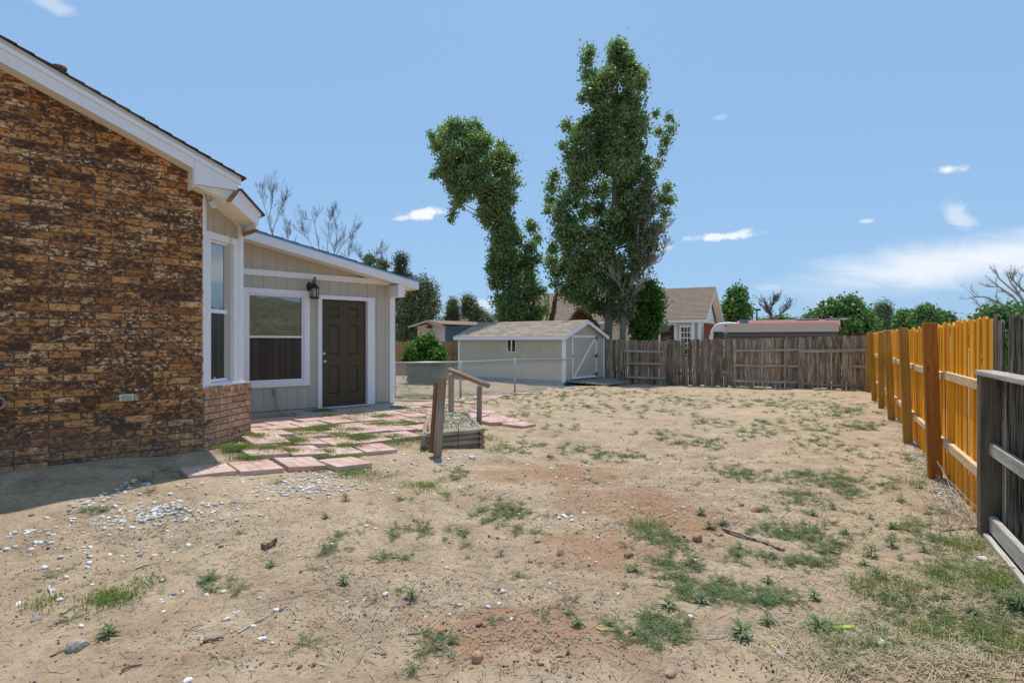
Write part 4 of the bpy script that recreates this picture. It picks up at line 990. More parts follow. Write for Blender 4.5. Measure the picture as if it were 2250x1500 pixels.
# ------------------------------------------------------------------ log planter with posts and handrail
def planter():
    A = Vector((-1.17, 8.00, 0)); B_ = Vector((-.44, 8.42, 0)); Cc = Vector((-.84, 10.55, 0)); Dd = Vector((-1.45, 10.2, 0))
    T = empty('log_planter', (A.x, A.y, 0), 0, 'low box of stacked half-rotten landscape logs filled with white gravel beside the patio', 'planter')
    def log(a, b, z, r=.040):
        a = a - A; b = b - A; a.z = z; b.z = z; L = (b - a).length
        q = MB(); n = 6; q.tube([Vector((0, 0, L * k / n)) + Vector((random.uniform(-.003, .003), random.uniform(-.003, .003), 0)) for k in range(n + 1)], [r * random.uniform(.96, 1.04) for _ in range(n + 1)], 10)
        o = q.build('log', M['log'], T); o.location = a; o.rotation_euler = (b - a).to_track_quat('Z', 'Y').to_euler()
    d1 = (B_ - A).normalized(); d2 = (Cc - B_).normalized(); d3 = (Dd - A).normalized(); d4 = (Dd - Cc).normalized()
    for i in range(4):
        z = .10 + i * .076
        log(A - d1 * .02, B_ - d1 * .05, z + .0); log(B_ - d2 * .09, Cc, z + .0 - .0)
        if i > 1: log(A - d3 * .10 + Vector((-.03, 0, 0)), Dd, z - .02); log(Cc + Vector((0, .05, 0)), Dd + Vector((0, .05, 0)), z - .03)
    ob = [A + Vector((.03, .05, 0)), B_ + Vector((-.05, .03, 0)), Cc, Dd]
    q = MB(); N = 10; v = []; f = []
    for j in range(N + 1):
        for i in range(N + 1):
            p = (ob[0].lerp(ob[1], i / N)).lerp(ob[3].lerp(ob[2], i / N), j / N) - A
            v.append((p.x, p.y, .342 + .012 * math.sin(i * 1.3 + j) - .03 * (j / N)))
    for j in range(N):
        for i in range(N): a0 = j * (N + 1) + i; f.append((a0, a0 + 1, a0 + N + 2, a0 + N + 1))
    q.add(v, f).build('soil_fill', M['ground'], T, True)
    MB().bar(Vector((-.74, 8.155, .45)) - A, Vector((-.74, 8.155, .12)) - A, .008, .008, (0, 1, 0)).build('strap', M['black'], T)
    return ob
PL = planter()
def slanted_post(label, base, top, wd, m, name='wooden_post'):
    base = Vector(base); top = Vector(top); L = (top - base).length; o = empty(name, base, 0, label, 'post')
    q = MB(); n = 5; s_ = wd / 2
    v = []; 
    for k in range(n + 1):
        j = lambda: random.uniform(-.002, .002)
        for (a, b) in ((-s_, -s_ * .8), (-s_ * .8, -s_), (s_ * .8, -s_), (s_, -s_ * .8), (s_, s_ * .8), (s_ * .8, s_), (-s_ * .8, s_), (-s_, s_ * .8)): v.append((a + j(), b + j(), L * k / n))
    f = [tuple(range(7, -1, -1)), tuple(n * 8 + k for k in range(8))] + [(i * 8 + k, i * 8 + (k + 1) % 8, (i + 1) * 8 + (k + 1) % 8, (i + 1) * 8 + k) for i in range(n) for k in range(8)]
    p = q.add(v, f).build('shaft', m, o); p.rotation_euler = (top - base).to_track_quat('Z', 'Y').to_euler()
    return o
M['log_red'] = wood('red_brown_log_side', (.30, .15, .09), (.16, .08, .05), knot=.2, var=.2, bmp=.005)
slanted_post('grey leaning post in front of the log planter, nearest of the posts', at(961, 1006, 7.40), at(972, 830, 7.45), .082, M['log'])
slanted_post('shorter red-brown leaning post touching the nearest grey post', at(950, 994, 7.50), at(961, 841, 7.55), .070, M['log_red'])
def handrail():
    o0 = at(991, 917, 10.5); T = empty('handrail', o0, 0, 'short sloping log handrail on two posts above the gravel planter', 'handrail')
    def seg(name, a, b, r, m):
        a = Vector(a) - o0; b = Vector(b) - o0; L = (b - a).length; q = MB(); q.tube([Vector((0, 0, L * k / 6)) for k in range(7)], [r * random.uniform(.96, 1.04) for _ in range(7)], 10)
        o = q.build(name, m, T, True); o.location = a; o.rotation_euler = (b - a).to_track_quat('Z', 'Y').to_euler()
    seg('post', at(991, 917, 10.5), at(991.5, 818, 10.55), .052, M['log']); seg('post', at(1053, 933, 10.0), at(1053.5, 845, 10.02), .045, M['log'])
    seg('rail', at(988, 813, 10.62), at(1073, 847, 9.95), .047, M['log'])
handrail()

# ------------------------------------------------------------------ patio pavers and path
def paver_mesh(seed, size=.44):
    r_ = random.Random(seed); q = MB(); h = size / 2; q.box(-h, h, -h, h, -.055, -.0035)
    c = size / 2
    for i in range(2):
        for j in range(2):
            x0, y0 = -h + i * c, -h + j * c; g_ = .0028
            for k in range(2):
                if (i + j) % 2: q.box(x0 + g_, x0 + c - g_, y0 + k * c / 2 + g_, y0 + (k + 1) * c / 2 - g_, -.012, r_.uniform(-.001, .001))
                else: q.box(x0 + k * c / 2 + g_, x0 + (k + 1) * c / 2 - g_, y0 + g_, y0 + c - g_, -.012, r_.uniform(-.001, .001))
    return q.mesh('paver', M['paver'])
PMES = [paver_mesh(i) for i in range(6)]
patio = tag(empty('patio', (*h_world(1, 1), 0), 0), kind='structure'); patio_o = patio.location.copy()
GRASS_AT = []     # world spots for bright tufts between slabs
def put_paver(parent, wx, wy, ang, size=1.0, lift=.020, tilt=.025):
    e = .15; z0 = float(gh(np.array([wx]), np.array([wy]))[0])
    gx = float((gh(np.array([wx + e]), np.array([wy])) - gh(np.array([wx - e]), np.array([wy])))[0]) / (2 * e); gy = float((gh(np.array([wx]), np.array([wy + e])) - gh(np.array([wx]), np.array([wy - e])))[0]) / (2 * e)
    n = Vector((-gx * .7 + random.uniform(-tilt, tilt), -gy * .7 + random.uniform(-tilt, tilt), 1)).normalized()
    q = n.to_track_quat('Z', 'Y').to_matrix().to_4x4()
    q = n.rotation_difference(Vector((0, 0, 1))).inverted().to_matrix() @ Matrix.Rotation(ang, 3, 'Z')
    o = place('paver', random.choice(PMES), parent, Vector((wx, wy, z0 + lift + random.uniform(-.006, .008))) - parent.location, q.to_euler(), (size, size, 1)); return o
st = .480
for j in range(-3, 8):
    for i in range(-1, 13):
        lx, ly = -.17 + i * st + (st / 2 if j % 2 else 0), -.78 + j * st
        fronty = interp([(-.6, -1.06), (.0, -1.06), (.80, -1.02), (.9, -.74), (1.5, -.72), (1.9, -.62), (3.2, .0), (5.6, .35)], lx)
        if ly - .15 < fronty or ly > 3.1 or lx > 5.0 - (ly * .1): continue
        if lx < .95 and ly > bay(.9, 0, 0)[1] - .1 and lx < .85: continue
        if ly > -.12 and lx < .30: continue
        if lx < .8 and ly > (lx + .05) * .83 - .12: continue
        wx, wy = h_world(lx, ly)
        inside = (-1.35 < wx < -.45 and 8.1 < wy < 10.4)
        if inside: continue
        GRASS_AT.append((wx - st / 2 * HX[0], wy - st / 2 * HX[1]))
        if lx < -.3: continue
        if random.random() < .05 or (1.0 < lx < 1.9 and .8 < ly < 1.3): GRASS_AT += [(wx, wy)] * 2; continue
        put_paver(patio, wx + random.uniform(-.02, .02), wy + random.uniform(-.02, .02), HA + random.uniform(-.05, .05))
p_ = h_world(1.22, -.99); tip = put_paver(patio, *p_, HA + .06, 1.0, .045, .04)
# the corner of the patio that runs out past the planter
for (px, py) in [(1030, 895), (1062, 905), (1088, 915), (1110, 925), (1000, 893), (1040, 915), (1075, 928), (1125, 932), (965, 893), (1140, 936)]:
    g_ = G(px, py); put_paver(patio, g_.x, g_.y, HA + .3 + random.uniform(-.04, .04))
path = tag(empty('garden_path', tuple(G(1000, 880)), 0), kind='structure'); path.location.z = 0
cl = [(895, 893), (930, 890), (960, 886), (1000, 880), (1050, 872.5), (1110, 865.5), (1170, 859), (1225, 854.5), (1262, 852)]
pw = [G(*c) for c in cl]
for a_, b_ in zip(pw[:-1], pw[1:]):
    n = max(1, int((b_ - a_).length / .46))
    for k in range(n):
        p = a_.lerp(b_, (k + .5) / n); an = math.atan2(b_.y - a_.y, b_.x - a_.x); put_paver(path, p.x, p.y, an, 1.0, .02)
        put_paver(path, p.x + .46 * math.sin(an), p.y - .46 * math.cos(an), an + .03, 1.0, .015) if random.random() < .35 else None
# concrete landing in front of the door
q = MB(); q.box(-.35, 1.95, -.78, .0, -.10, 0); x_, y_ = h_world(2.75, AY - .03); sl = q.build('concrete_landing', M['concrete'], None, loc=(x_, y_, .318), rot=(0, 0, HA), bevel=.01); tag(sl, kind='structure')
q = MB(); q.box(-.05, 1.6, -.06, .06, -.08, 0.02); g_ = G(870, 882); sl = q.build('concrete_edging', M['concrete'], None, loc=(g_.x, g_.y, g_.z + .02), rot=(0, 0, HA - .9)); tag(sl, kind='structure')
# ------------------------------------------------------------------ neighbouring buildings
def ridge_house():
    fr = Fr(11.9, 36.0, .457, .889); T = empty('neighbour_house', (*fr.w(0, 0), 0), fr.a, 'cream house with a steep tan shingled roof and red brick gable behind the grey fence', 'house')
    L = 15.5; W_ = 7.88; ze, zr = 2.99, 5.28; rz = lambda x: ze + (zr - ze) * (1 - abs(x - W_ / 2) / (W_ / 2))
    for s_ in (0, 1):
        q = MB(); xe = 0 if s_ == 0 else W_
        q.prism([(xe, 0, ze - .04), (W_ / 2, 0, zr - .04), (W_ / 2, 0, zr), (xe, 0, ze)], (0, L, 0)); q.build('roof_deck', M['shingle_tan'], T)
    q = MB(); n = 26
    for i in range(n):
        xa = -.03 + (W_ / 2 + .03) * i / n; xb = -.03 + (W_ / 2 + .03) * (i + 1.12) / n; xb = min(xb, W_ / 2); y = -.03 - random.random() * .3
        while y < L:
            y1 = min(L, y + .36); y = max(y, -.03); dz = lambda v: ze + (zr - ze) * v / (W_ / 2)
            q.hexa([(xa, y, dz(xa)), (xb, y, dz(xb)), (xb, y1 - .01, dz(xb)), (xa, y1 - .01, dz(xa)), (xa, y, dz(xa) + .03), (xb, y, dz(xb) + .006), (xb, y1 - .01, dz(xb) + .006), (xa, y1 - .01, dz(xa) + .03)]); y = y1
    tag(q.build('roof_shingles', M['shingle_tan'], T), kind='stuff')
    q = MB(); q.box(-.02, 0, .0, L, ze - .22, ze - .03); q.build('eave_fascia', M['white'], T)
    q = MB(); q.prism([(0, -.02, ze - .20), (W_ / 2, -.02, zr - .20), (W_ / 2, -.02, zr - .02), (0, -.02, ze - .02)], (0, .02, 0)); q.build('rake_trim', M['white'], T)
    q = MB(); q.prism([(W_, -.02, ze - .20), (W_ / 2, -.02, zr - .20), (W_ / 2, -.02, zr - .02), (W_, -.02, ze - .02)], (0, .02, 0)); q.build('rake_trim', M['white'], T)
    q = MB(); q.box(.02, W_ - .02, .0, .48, ze - .20, ze - .18); q.build('soffit', M['soffit'], T)
    for s_ in (0, 1):
        xe = .03 if s_ == 0 else W_ - .03
        MB().prism([(xe, .02, ze - .07), (W_ / 2, .02, zr - .07), (W_ / 2, .02, zr - .05), (xe, .02, ze - .05)], (0, .46, 0)).build('rake_soffit', M['soffit'], T)
    # body: cream front, white gable triangle, brick end
    q = MB(); q.box(1.3, W_ - .5, .5, L - .5, 0, ze - .2); q.build('wall', M['creamwall'], T)
    q = MB(); q.prism([(.9, .50, ze - .17), (W_ - .9, .50, ze - .17), (W_ / 2, .50, zr - .25)], (0, .1, 0)); q.build('gable_panel', M['white'], T)
    q = MB(); q.box(1.28, W_ - .5, .46, .498, 0, ze - .19); q.build('brick_end_wall', M['redbrick'], T)
    # enclosed porch along the front
    py0 = fr.solve_y(1541, .35); q = MB(); q.box(.35, 1.3, py0, L - .4, 0, ze - .22); q.build('porch_wall', M['creamwall'], T)
    def slot(name, pa, pb, ya, yb, m, x=.33, th=.02, parent=T):
        a_, b_ = fr.solve_y(pb, x), fr.solve_y(pa, x); z1, z0 = fr.z(ya, x, a_), fr.z(yb, x, a_); return MB().box(x - th, x, a_, b_, z0, z1).build(name, m, parent)
    wf = slot('window', 1436, 1487, 710, 752, M['white'], .35); slot('pane', 1440, 1447, 714, 750, M['glass_dark'], .329, .01, wf); slot('pane', 1451, 1481, 714, 750, M['glass_dark'], .329, .01, wf)
    dr = slot('door', 1493, 1519, 713, 765, M['white'], .35)
    a0, a1 = fr.solve_y(1517, .33), fr.solve_y(1496, .33); zt, zb = fr.z(718, .33, a0), fr.z(790, .33, a0)
    for i in range(3):
        for j in range(6):
            wy_ = (a1 - a0) / 3; hz = (zt - zb) / 6; MB().box(.32, .329, a0 + i * wy_ + .025, a0 + (i + 1) * wy_ - .025, zb + j * hz + .03, zb + (j + 1) * hz - .03).build('pane', M['glass_dark'], dr)
    for pxx in (1523, 1537):
        yy = fr.solve_y(pxx, .25); MB().box(.18, .32, yy - .09, yy + .09, 0, ze - .22).build('porch_post', M['white'], T)
    MB().box(.36, .95, py0 - .04, py0 - .001, .9, 2.5).build('side_window', M['glass'], T)
    q = MB(); q.lathe([(.05, 0), (.05, .35)], 8, (W_ / 2 - 1, 3.2, zr - .62)); q.build('vent_pipe', M['conduit'], T)
ridge_house()
def van():
    o = at(1555, 750, 33.0); o.z = 0; T = empty('camper_van', o, R(-28), 'white high-roofed camper van parked beside the tan roofed house, rear windows showing', 'van')
    prof = []
    for (x, z) in [(-1.02, .35), (-1.05, 1.2), (-1.0, 1.7), (-.90, 2.18), (-.84, 2.30), (-.70, 2.52), (-.45, 2.64), (0, 2.68), (.45, 2.64), (.70, 2.52), (.84, 2.30), (.90, 2.18), (1.0, 1.7), (1.05, 1.2), (1.02, .35)]: prof.append((x + 1.05, 0, z))
    b = MB().prism(prof, (0, 5.2, 0)).build('body', M['van'], T, bevel=.05)
    MB().box(.20, 1.9, -.02, .01, 2.28, 2.31).build('roof_seam', M['white'], T)
    for x0, x1 in ((.32, .84), (1.14, 1.74)):
        MB().box(x0, x1, -.035, -.012, 1.72, 2.14).build('window', M['glass_dark'], T, bevel=.04)
    MB().box(.90, 1.10, -.06, -.0, 2.42, 2.50).build('third_brake_lamp', M['conduit'], T)
    MB().box(1.55, 1.95, 1.2, 1.7, 2.62, 2.84).build('roof_vent', M['corr'], T)
    for x in (.05, 1.80): MB().box(x, x + .18, -.03, .0, 1.1, 1.5).build('tail_lamp', M['red'], T)
    for x in (.15, 1.75):
        for y in (.9, 4.2):
            w_ = MB().lathe([(.34, 0), (.34, .2)], 16).mesh('wheel', M['black']); place('wheel', w_, T, (x, y, .34), (0, R(90), 0))
    MB().box(0.02, 2.08, -.12, 0, .42, .6).build('bumper', M['black'], T)
van()
def barn(label, fr, L, W_, ze, zr, m_roof, m_wall, lower=None, seams=0, name='outbuilding'):
    T = empty(name, (*fr.w(0, 0), 0), fr.a, label, 'shed')
    # local x = along the ridge, y = away from the camera; eaves at y 0 and W_
    MB().prism([(0, 0, 0), (0, W_, 0), (0, W_, ze), (0, W_ / 2, zr - .06), (0, 0, ze)], (L, 0, 0)).build('wall', m_wall, T)
    o_ = .18
    sl = (zr - ze) / (W_ / 2)
    for s_ in (0, 1):
        ye = -o_ if s_ == 0 else W_ + o_; zz = ze - o_ * sl
        MB().prism([(-o_, ye, zz), (-o_, W_ / 2, zr), (-o_, W_ / 2, zr + .04), (-o_, ye, zz + .04)], (L + 2 * o_, 0, 0)).build('roof', m_roof, T)
    if seams:
        for i in range(seams + 1):
            x = -o_ + (L + 2 * o_) * i / seams; MB().bar((x, -o_, ze - o_ * sl + .05), (x, W_ / 2, zr + .05), .035, .02).build('roof_seam', m_roof, T)
    if lower:
        for k in range(2):
            z1 = ze - o_ * sl - .02 - k * .14; MB().hexa([(-.14, -o_ - .05 - k * .05, z1 - .13), (L + .14, -o_ - .05 - k * .05, z1 - .13), (L + .14, -.02, z1 - .13), (-.14, -.02, z1 - .13), (-.14, -o_ + .02 - k * .05, z1), (L + .14, -o_ + .02 - k * .05, z1), (L + .14, -.02, z1), (-.14, -.02, z1)]).build('shingle_course', lower, T)
    for s_ in (-o_ - .015, L + o_ - .0):
        MB().prism([(s_, -o_, ze - o_ * sl - .10), (s_, W_ / 2, zr - .08), (s_, W_ / 2, zr + .03), (s_, -o_, ze - o_ * sl + .03)], (.015, 0, 0)).build('rake_trim', M['redbrick'] if lower else M['white'], T)
        MB().prism([(s_, W_ + o_, ze - o_ * sl - .10), (s_, W_ / 2, zr - .08), (s_, W_ / 2, zr + .03), (s_, W_ + o_, ze - o_ * sl + .03)], (.015, 0, 0)).build('rake_trim', M['redbrick'] if lower else M['white'], T)
    return T
fb = Fr(9.55, 26.1, .8825, -.47)
barn('outbuilding with a low brown shingled roof just behind the right half of the grey fence', fb, 4.15, 4.4, 2.00, 2.42, M['shingle_brown'], M['creamwall'], M['shingle_brown'])
fm = Fr(12.7, 33.0, .8825, -.47)
mt = barn('long outbuilding with a faded red metal roof between the white van and the dark tree', fm, 4.8, 3.0, 2.42, 2.78, M['redmetal'], M['pinkwall'], None, 12)
for x in (2.9, 4.3): MB().box(x, x + 1.1, 1.28, 1.72, 2.81, 2.85).build('ridge_patch', M['white'], mt)
def small(label, name, cat, parts_):
    T = empty(name, (0, 0, 0), 0, label, cat)
    for nm, fn, m in parts_: fn(MB()).build(nm, m, T)
    return T
c0 = at(1632, 704, 33.5)
ch = empty('chimney', (c0.x, c0.y, 0), .2, 'black square metal flue behind the red metal roof', 'chimney'); MB().box(-.09, .09, -.09, .09, 2.2, 2.93).build('flue', M['black'], ch); MB().box(-.13, .13, -.13, .13, 2.74, 3.0).build('cap', M['black'], ch)
def far_house(label, px0, px1, ye, yr, Z, m_roof, m_wall, inset=.25, trim=None):
    a = at(px0, ye, Z); b = at(px1, ye, Z); L = b.x - a.x; zr = EYE + (750 - yr) / F * (Z + 3); T = empty('far_house', (a.x, Z, 0), 0, label, 'house')
    MB().prism([(0, 0, a.z), (L, 0, a.z), (L * (1 - inset), 3, zr), (L * inset, 3, zr)], (0, 0, .06)).build('roof', m_roof, T)
    MB().prism([(0, 6, a.z), (L, 6, a.z), (L * (1 - inset), 3, zr), (L * inset, 3, zr)], (0, 0, .06)).build('roof', m_roof, T)
    MB().box(.4, L - .4, .4, 5.6, 0, a.z + .01).build('wall', m_wall, T)
    if trim: MB().box(0, L, -.03, 0, a.z - .25, a.z).build('eave_fascia', trim, T)
    for k in range(3): MB().box(L * (.2 + .25 * k), L * (.2 + .25 * k) + 1.1, .36, .398, .9, 2.0).build('window', M['glass_dark'], T)
    return T
far_house('small far tan roof between the steep tan roof and the round green tree', 1570, 1618, 708, 691, 60, M['shingle_tan'], M['redbrick'])
far_house('pink walled far house with red eave trim half hidden by the large juniper', 820, 915, 722, 700, 46, M['shingle_tan'], M['pinkwall'], .2, M['red'])
fh = far_house('far grey roofed house between the juniper and the leaning poplar, thin flue on top', 960, 1110, 712, 690, 62, M['shingle_tan'], M['redbrick'], .2)
p0 = at(1018, 690, 64); MB().lathe([(.12, 0), (.12, 1.3), (.2, 1.3), (.2, 1.5)], 8, (p0.x - fh.location.x, 2.0, p0.z - .3)).build('flue_pipe', M['conduit'], fh)
def pink_shed():
    fr = Fr(-3.41, 30.0, .62, .785); T = empty('corrugated_shed', (*fr.w(0, 0), 0), fr.a, 'small low shed with pale pink front and blue grey corrugated side behind the brown fence', 'shed')
    L, W_ = 3.2, 2.05; MB().box(.02, L, .02, W_, 0, 2.36).build('wall_body', M['dark'], T)
    for k in range(10): MB().box(-.01, .019, k * W_ / 10 + .003, (k + 1) * W_ / 10 - .003, 0, 2.40 + .16 * (1 - abs(k + .5 - 5) / 5)).build('front_board', M['pinkwall'], T)
    q = MB(); n = 44
    for k in range(n): x0 = L * k / n; q.add([(x0, -.001, 0), (x0 + L / n / 2, -.035, 0), (x0 + L / n, -.001, 0), (x0, -.001, 2.36), (x0 + L / n / 2, -.035, 2.36), (x0 + L / n, -.001, 2.36)], [(0, 1, 4, 3), (1, 2, 5, 4)])
    q.build('corrugated_wall', M['corr'], T)
    MB().prism([(-.35, -.12, 2.44), (-.35, W_ / 2, 2.66), (-.35, W_ + .35, 2.38), (-.35, W_ + .35, 2.43), (-.35, W_ / 2, 2.71), (-.35, -.12, 2.49)], (L + .6, 0, 0)).build('roof', M['shingle_tan'], T)
    MB().prism([(-.36, -.12, 2.38), (-.36, W_ / 2, 2.60), (-.36, W_ + .35, 2.32), (-.36, W_ + .35, 2.38), (-.36, W_ / 2, 2.66), (-.36, -.12, 2.45)], (.03, 0, 0)).build('rake_trim', M['creamwall'], T)
    MB().box(-.04, -.012, .75, 1.45, 0, 2.05).build('door', M['pinkwall'], T); MB().box(-.05, -.041, .68, 1.5, 2.06, 2.12).build('door_trim', M['creamwall'], T)
    MB().lathe([(.16, 0), (.10, .12), (.04, .2)], 8, (-.14, 1.05, 2.28)).build('shade_lamp', M['redbrick'], T)
pink_shed()
def light_pole(label, px, ytop, Z, arm):
    b = at(px, 750, Z); T = empty('light_pole', (b.x, Z, 0), 0, label, 'light pole'); h = EYE + (750 - ytop) / F * Z; s_ = Z / 60
    MB().tube([(0, 0, 0), (0, 0, h)], [.12 * s_, .07 * s_], 8).build('pole', M['black'], T)
    MB().box(-.15 * s_, arm * s_, -.15, .15, h - .02 * s_, h + .16 * s_).build('lamp_head', M['black'], T)
light_pole('slim dark light pole left of the half-dead tree beyond the roofs', 1663, 682, 70, .35); MB
light_pole('slim dark light pole with a side arm beyond the orange fence', 1977, 687, 70, 1.3)

# ------------------------------------------------------------------ trees
def leaves(name, clumps, n, size, mat_, parent=None, flat=.0, droop=0.0, shell=.55, aspect=.75, seed=1, stretch=1.0):
    """clumps: (x, y, z, r); leaf-sized faces spread through the volume of the clumps"""
    r_ = np.random.default_rng(seed); C_ = np.array([c[:4] for c in clumps], float); wgt = C_[:, 3] ** 2; wgt /= wgt.sum()
    idx = r_.choice(len(C_), n, p=wgt); d = r_.normal(size=(n, 3)); d /= np.linalg.norm(d, axis=1)[:, None]
    rad = C_[idx, 3] * (r_.random(n) ** shell) * (1 + .28 * r_.normal(size=n)); d[:, 2] *= (1 - flat)
    P = C_[idx, :3] + d * rad[:, None]
    nrm = d * .6 + r_.normal(size=(n, 3)) * .8; nrm[:, 2] += .35; nrm /= np.linalg.norm(nrm, axis=1)[:, None]
    t = np.cross(nrm, r_.normal(size=(n, 3))); t /= np.linalg.norm(t, axis=1)[:, None] + 1e-9; b = np.cross(nrm, t)
    s_ = size * r_.uniform(.6, 1.35, n)[:, None]; t *= s_ * .5 * stretch; b *= s_ * .5 * aspect
    V = np.stack([P - t, P - t * .1 + b, P + t, P - t * .1 - b], 1).reshape(-1, 3)
    if parent is not None: V = V - np.array(parent.location)
    o = place(name, np_mesh(name, V, 4, mat_), parent); return o
def clumps_from_profile(prof, Z, n, rmin, rmax, depth=.8, seed=0, holes=0.0):
    r_ = random.Random(seed); out = []; ys = [p[0] for p in prof]
    areas = []; tot = 0
    for k in range(n):
        for _ in range(50):
            y = r_.uniform(ys[0], ys[-1]); xl = interp([(p[0], p[1]) for p in prof], y); xr = interp([(p[0], p[2]) for p in prof], y)
            if r_.random() < (xr - xl) / max(p[2] - p[1] for p in prof) * 1.0 + .15: break
        rr = r_.uniform(rmin, rmax); e = rr * F / Z * .8; hw = max((xr - xl) / 2 - e, 2)
        u_ = r_.uniform(-1, 1); x = (xl + xr) / 2 + u_ * hw; dep = math.sqrt(max(0, 1 - u_ * u_)) * (xr - xl) / 2 / F * Z * depth
        zz = r_.uniform(-1, 1) * dep; p = at(x, y, Z + zz * .98)
        out.append((p.x, p.y, p.z, rr))
    return out
def trunk(parent, pts, m, name='trunk', n=10):
    """pts: (px, py, Z, radius)"""
    P = [at(a, b, c) - parent.location for a, b, c, r in pts]; P[0].z = min(P[0].z, -.1) if len(pts) and pts[0][1] > 735 else P[0].z
    q = MB(); out = []; rr = []
    for i in range(len(P) - 1):
        for k in range(4):
            f = k / 4; out.append(P[i].lerp(P[i + 1], f) + Vector([random.uniform(-.02, .02) for _ in range(3)]) * min(1, pts[i][3] * 8)); rr.append(pts[i][3] * (1 - f) + pts[i + 1][3] * f)
    out.append(P[-1]); rr.append(pts[-1][3]); return q.tube(out, rr, n).build(name, m, parent, True)
def limbs(parent, start_pts, clumps, m, n=24, r0=.05, seed=3, name='branches'):
    """thin limbs from the trunk line to clump centres"""
    r_ = random.Random(seed); q = MB()
    for c in r_.sample(clumps, min(n, len(clumps))):
        c = Vector(c[:3]); s_ = min(start_pts, key=lambda p: (Vector(p) - c - Vector((0, 0, -1.2))).length); s_ = Vector(s_); mid = s_.lerp(c, .5) + Vector((r_.uniform(-.15, .15), r_.uniform(-.15, .15), -.15))
        q.tube([s_ - parent.location, mid - parent.location, c - parent.location], [r0, r0 * .6, r0 * .2], 5, False)
    q.build(name, m, parent, True)
def tree_root(label, px, Z, cat='tree', name='leafy_tree', group=None):
    b = at(px, 750, Z); return empty(name, (b.x, b.y, 0), 0, label, cat, group)

# tall poplar on the right
T = tree_root('tall dense poplar, the highest tree, rising behind the shed and grey fence', 1345, 26.5, name='poplar_tree')
prof = [(98, 1345, 1378), (112, 1338, 1388), (140, 1325, 1398), (165, 1300, 1424), (210, 1285, 1424), (250, 1285, 1430), (300, 1245, 1432), (340, 1238, 1440), (380, 1238, 1440), (420, 1222, 1442), (460, 1215, 1440), (510, 1225, 1436), (560, 1222, 1430), (600, 1225, 1415), (640, 1232, 1410), (675, 1300, 1410), (695, 1325, 1410)]
Z_ = 26.5
cl = clumps_from_profile(prof, Z_, 250, .20, .60, .8, 11)
for (px, py, r) in [(1295, 112, .38), (1290, 135, .42), (1292, 165, .45), (1300, 195, .45), (1280, 215, .3), (1345, 105, .3), (1366, 104, .26), (1352, 130, .4), (1382, 125, .3), (1418, 165, .26), (1410, 190, .35),
                    (1470, 258, .24), (1474, 285, .34), (1462, 310, .36), (1447, 290, .3), (1456, 335, .28), (1446, 360, .3), (1440, 250, .25), (1245, 275, .34), (1262, 290, .36), (1238, 320, .34), (1250, 345, .36), (1265, 372, .3), (1218, 385, .34), (1212, 410, .42), (1210, 440, .36), (1203, 462, .25), (1230, 500, .4),
                    (1215, 545, .4), (1235, 520, .5), (1250, 560, .5), (1240, 590, .5), (1255, 620, .5), (1230, 460, .5), (1225, 480, .4), (1260, 640, .5), (1280, 660, .5), (1300, 675, .4), (1250, 480, .5), (1212, 575, .45), (1222, 600, .45), (1240, 640, .4), (1220, 625, .3), (1466, 415, .36), (1474, 440, .30), (1455, 440, .4), (1462, 470, .3), (1448, 500, .4), (1440, 540, .3), (1425, 570, .35), (1345, 672, .45), (1378, 672, .4), (1395, 660, .5)]:
    p = at(px, py, Z_ + random.uniform(-1.2, 1.2)); cl.append((p.x, p.y, p.z, r))
leaves('crown', cl, 104000, .125, M['leaf_poplar'], T, seed=5)
tp_ = [(1336, 760, Z_, .20), (1337, 690, Z_, .18), (1343, 600, Z_, .16), (1350, 480, Z_, .13), (1352, 330, Z_, .09), (1356, 200, Z_, .05), (1362, 110, Z_, .015)]
trunk(T, tp_, M['bark']); limbs(T, [at(a, b, c) for a, b, c, r in tp_ for _ in (0,)] + [at(1346, y, Z_) for y in range(150, 650, 40)], cl, M['bark'], 40, .045)
T2 = tree_root('slim second poplar stem with bare pale twigs at the right side of the tall poplar', 1368, 25.2, name='poplar_tree')
trunk(T2, [(1366, 760, 25.2, .15), (1370, 700, 25.2, .13), (1385, 640, 25.2, .10), (1398, 560, 25.2, .07), (1405, 470, 25.2, .04), (1415, 400, 25.2, .01)], M['bark'])
c2 = clumps_from_profile([(400, 1395, 1440), (480, 1385, 1455), (560, 1385, 1440), (640, 1355, 1400), (700, 1350, 1395)], 25.2, 34, .25, .5, .5, 4)
leaves('crown', c2, 8000, .12, M['leaf_olive'], T2, seed=9)

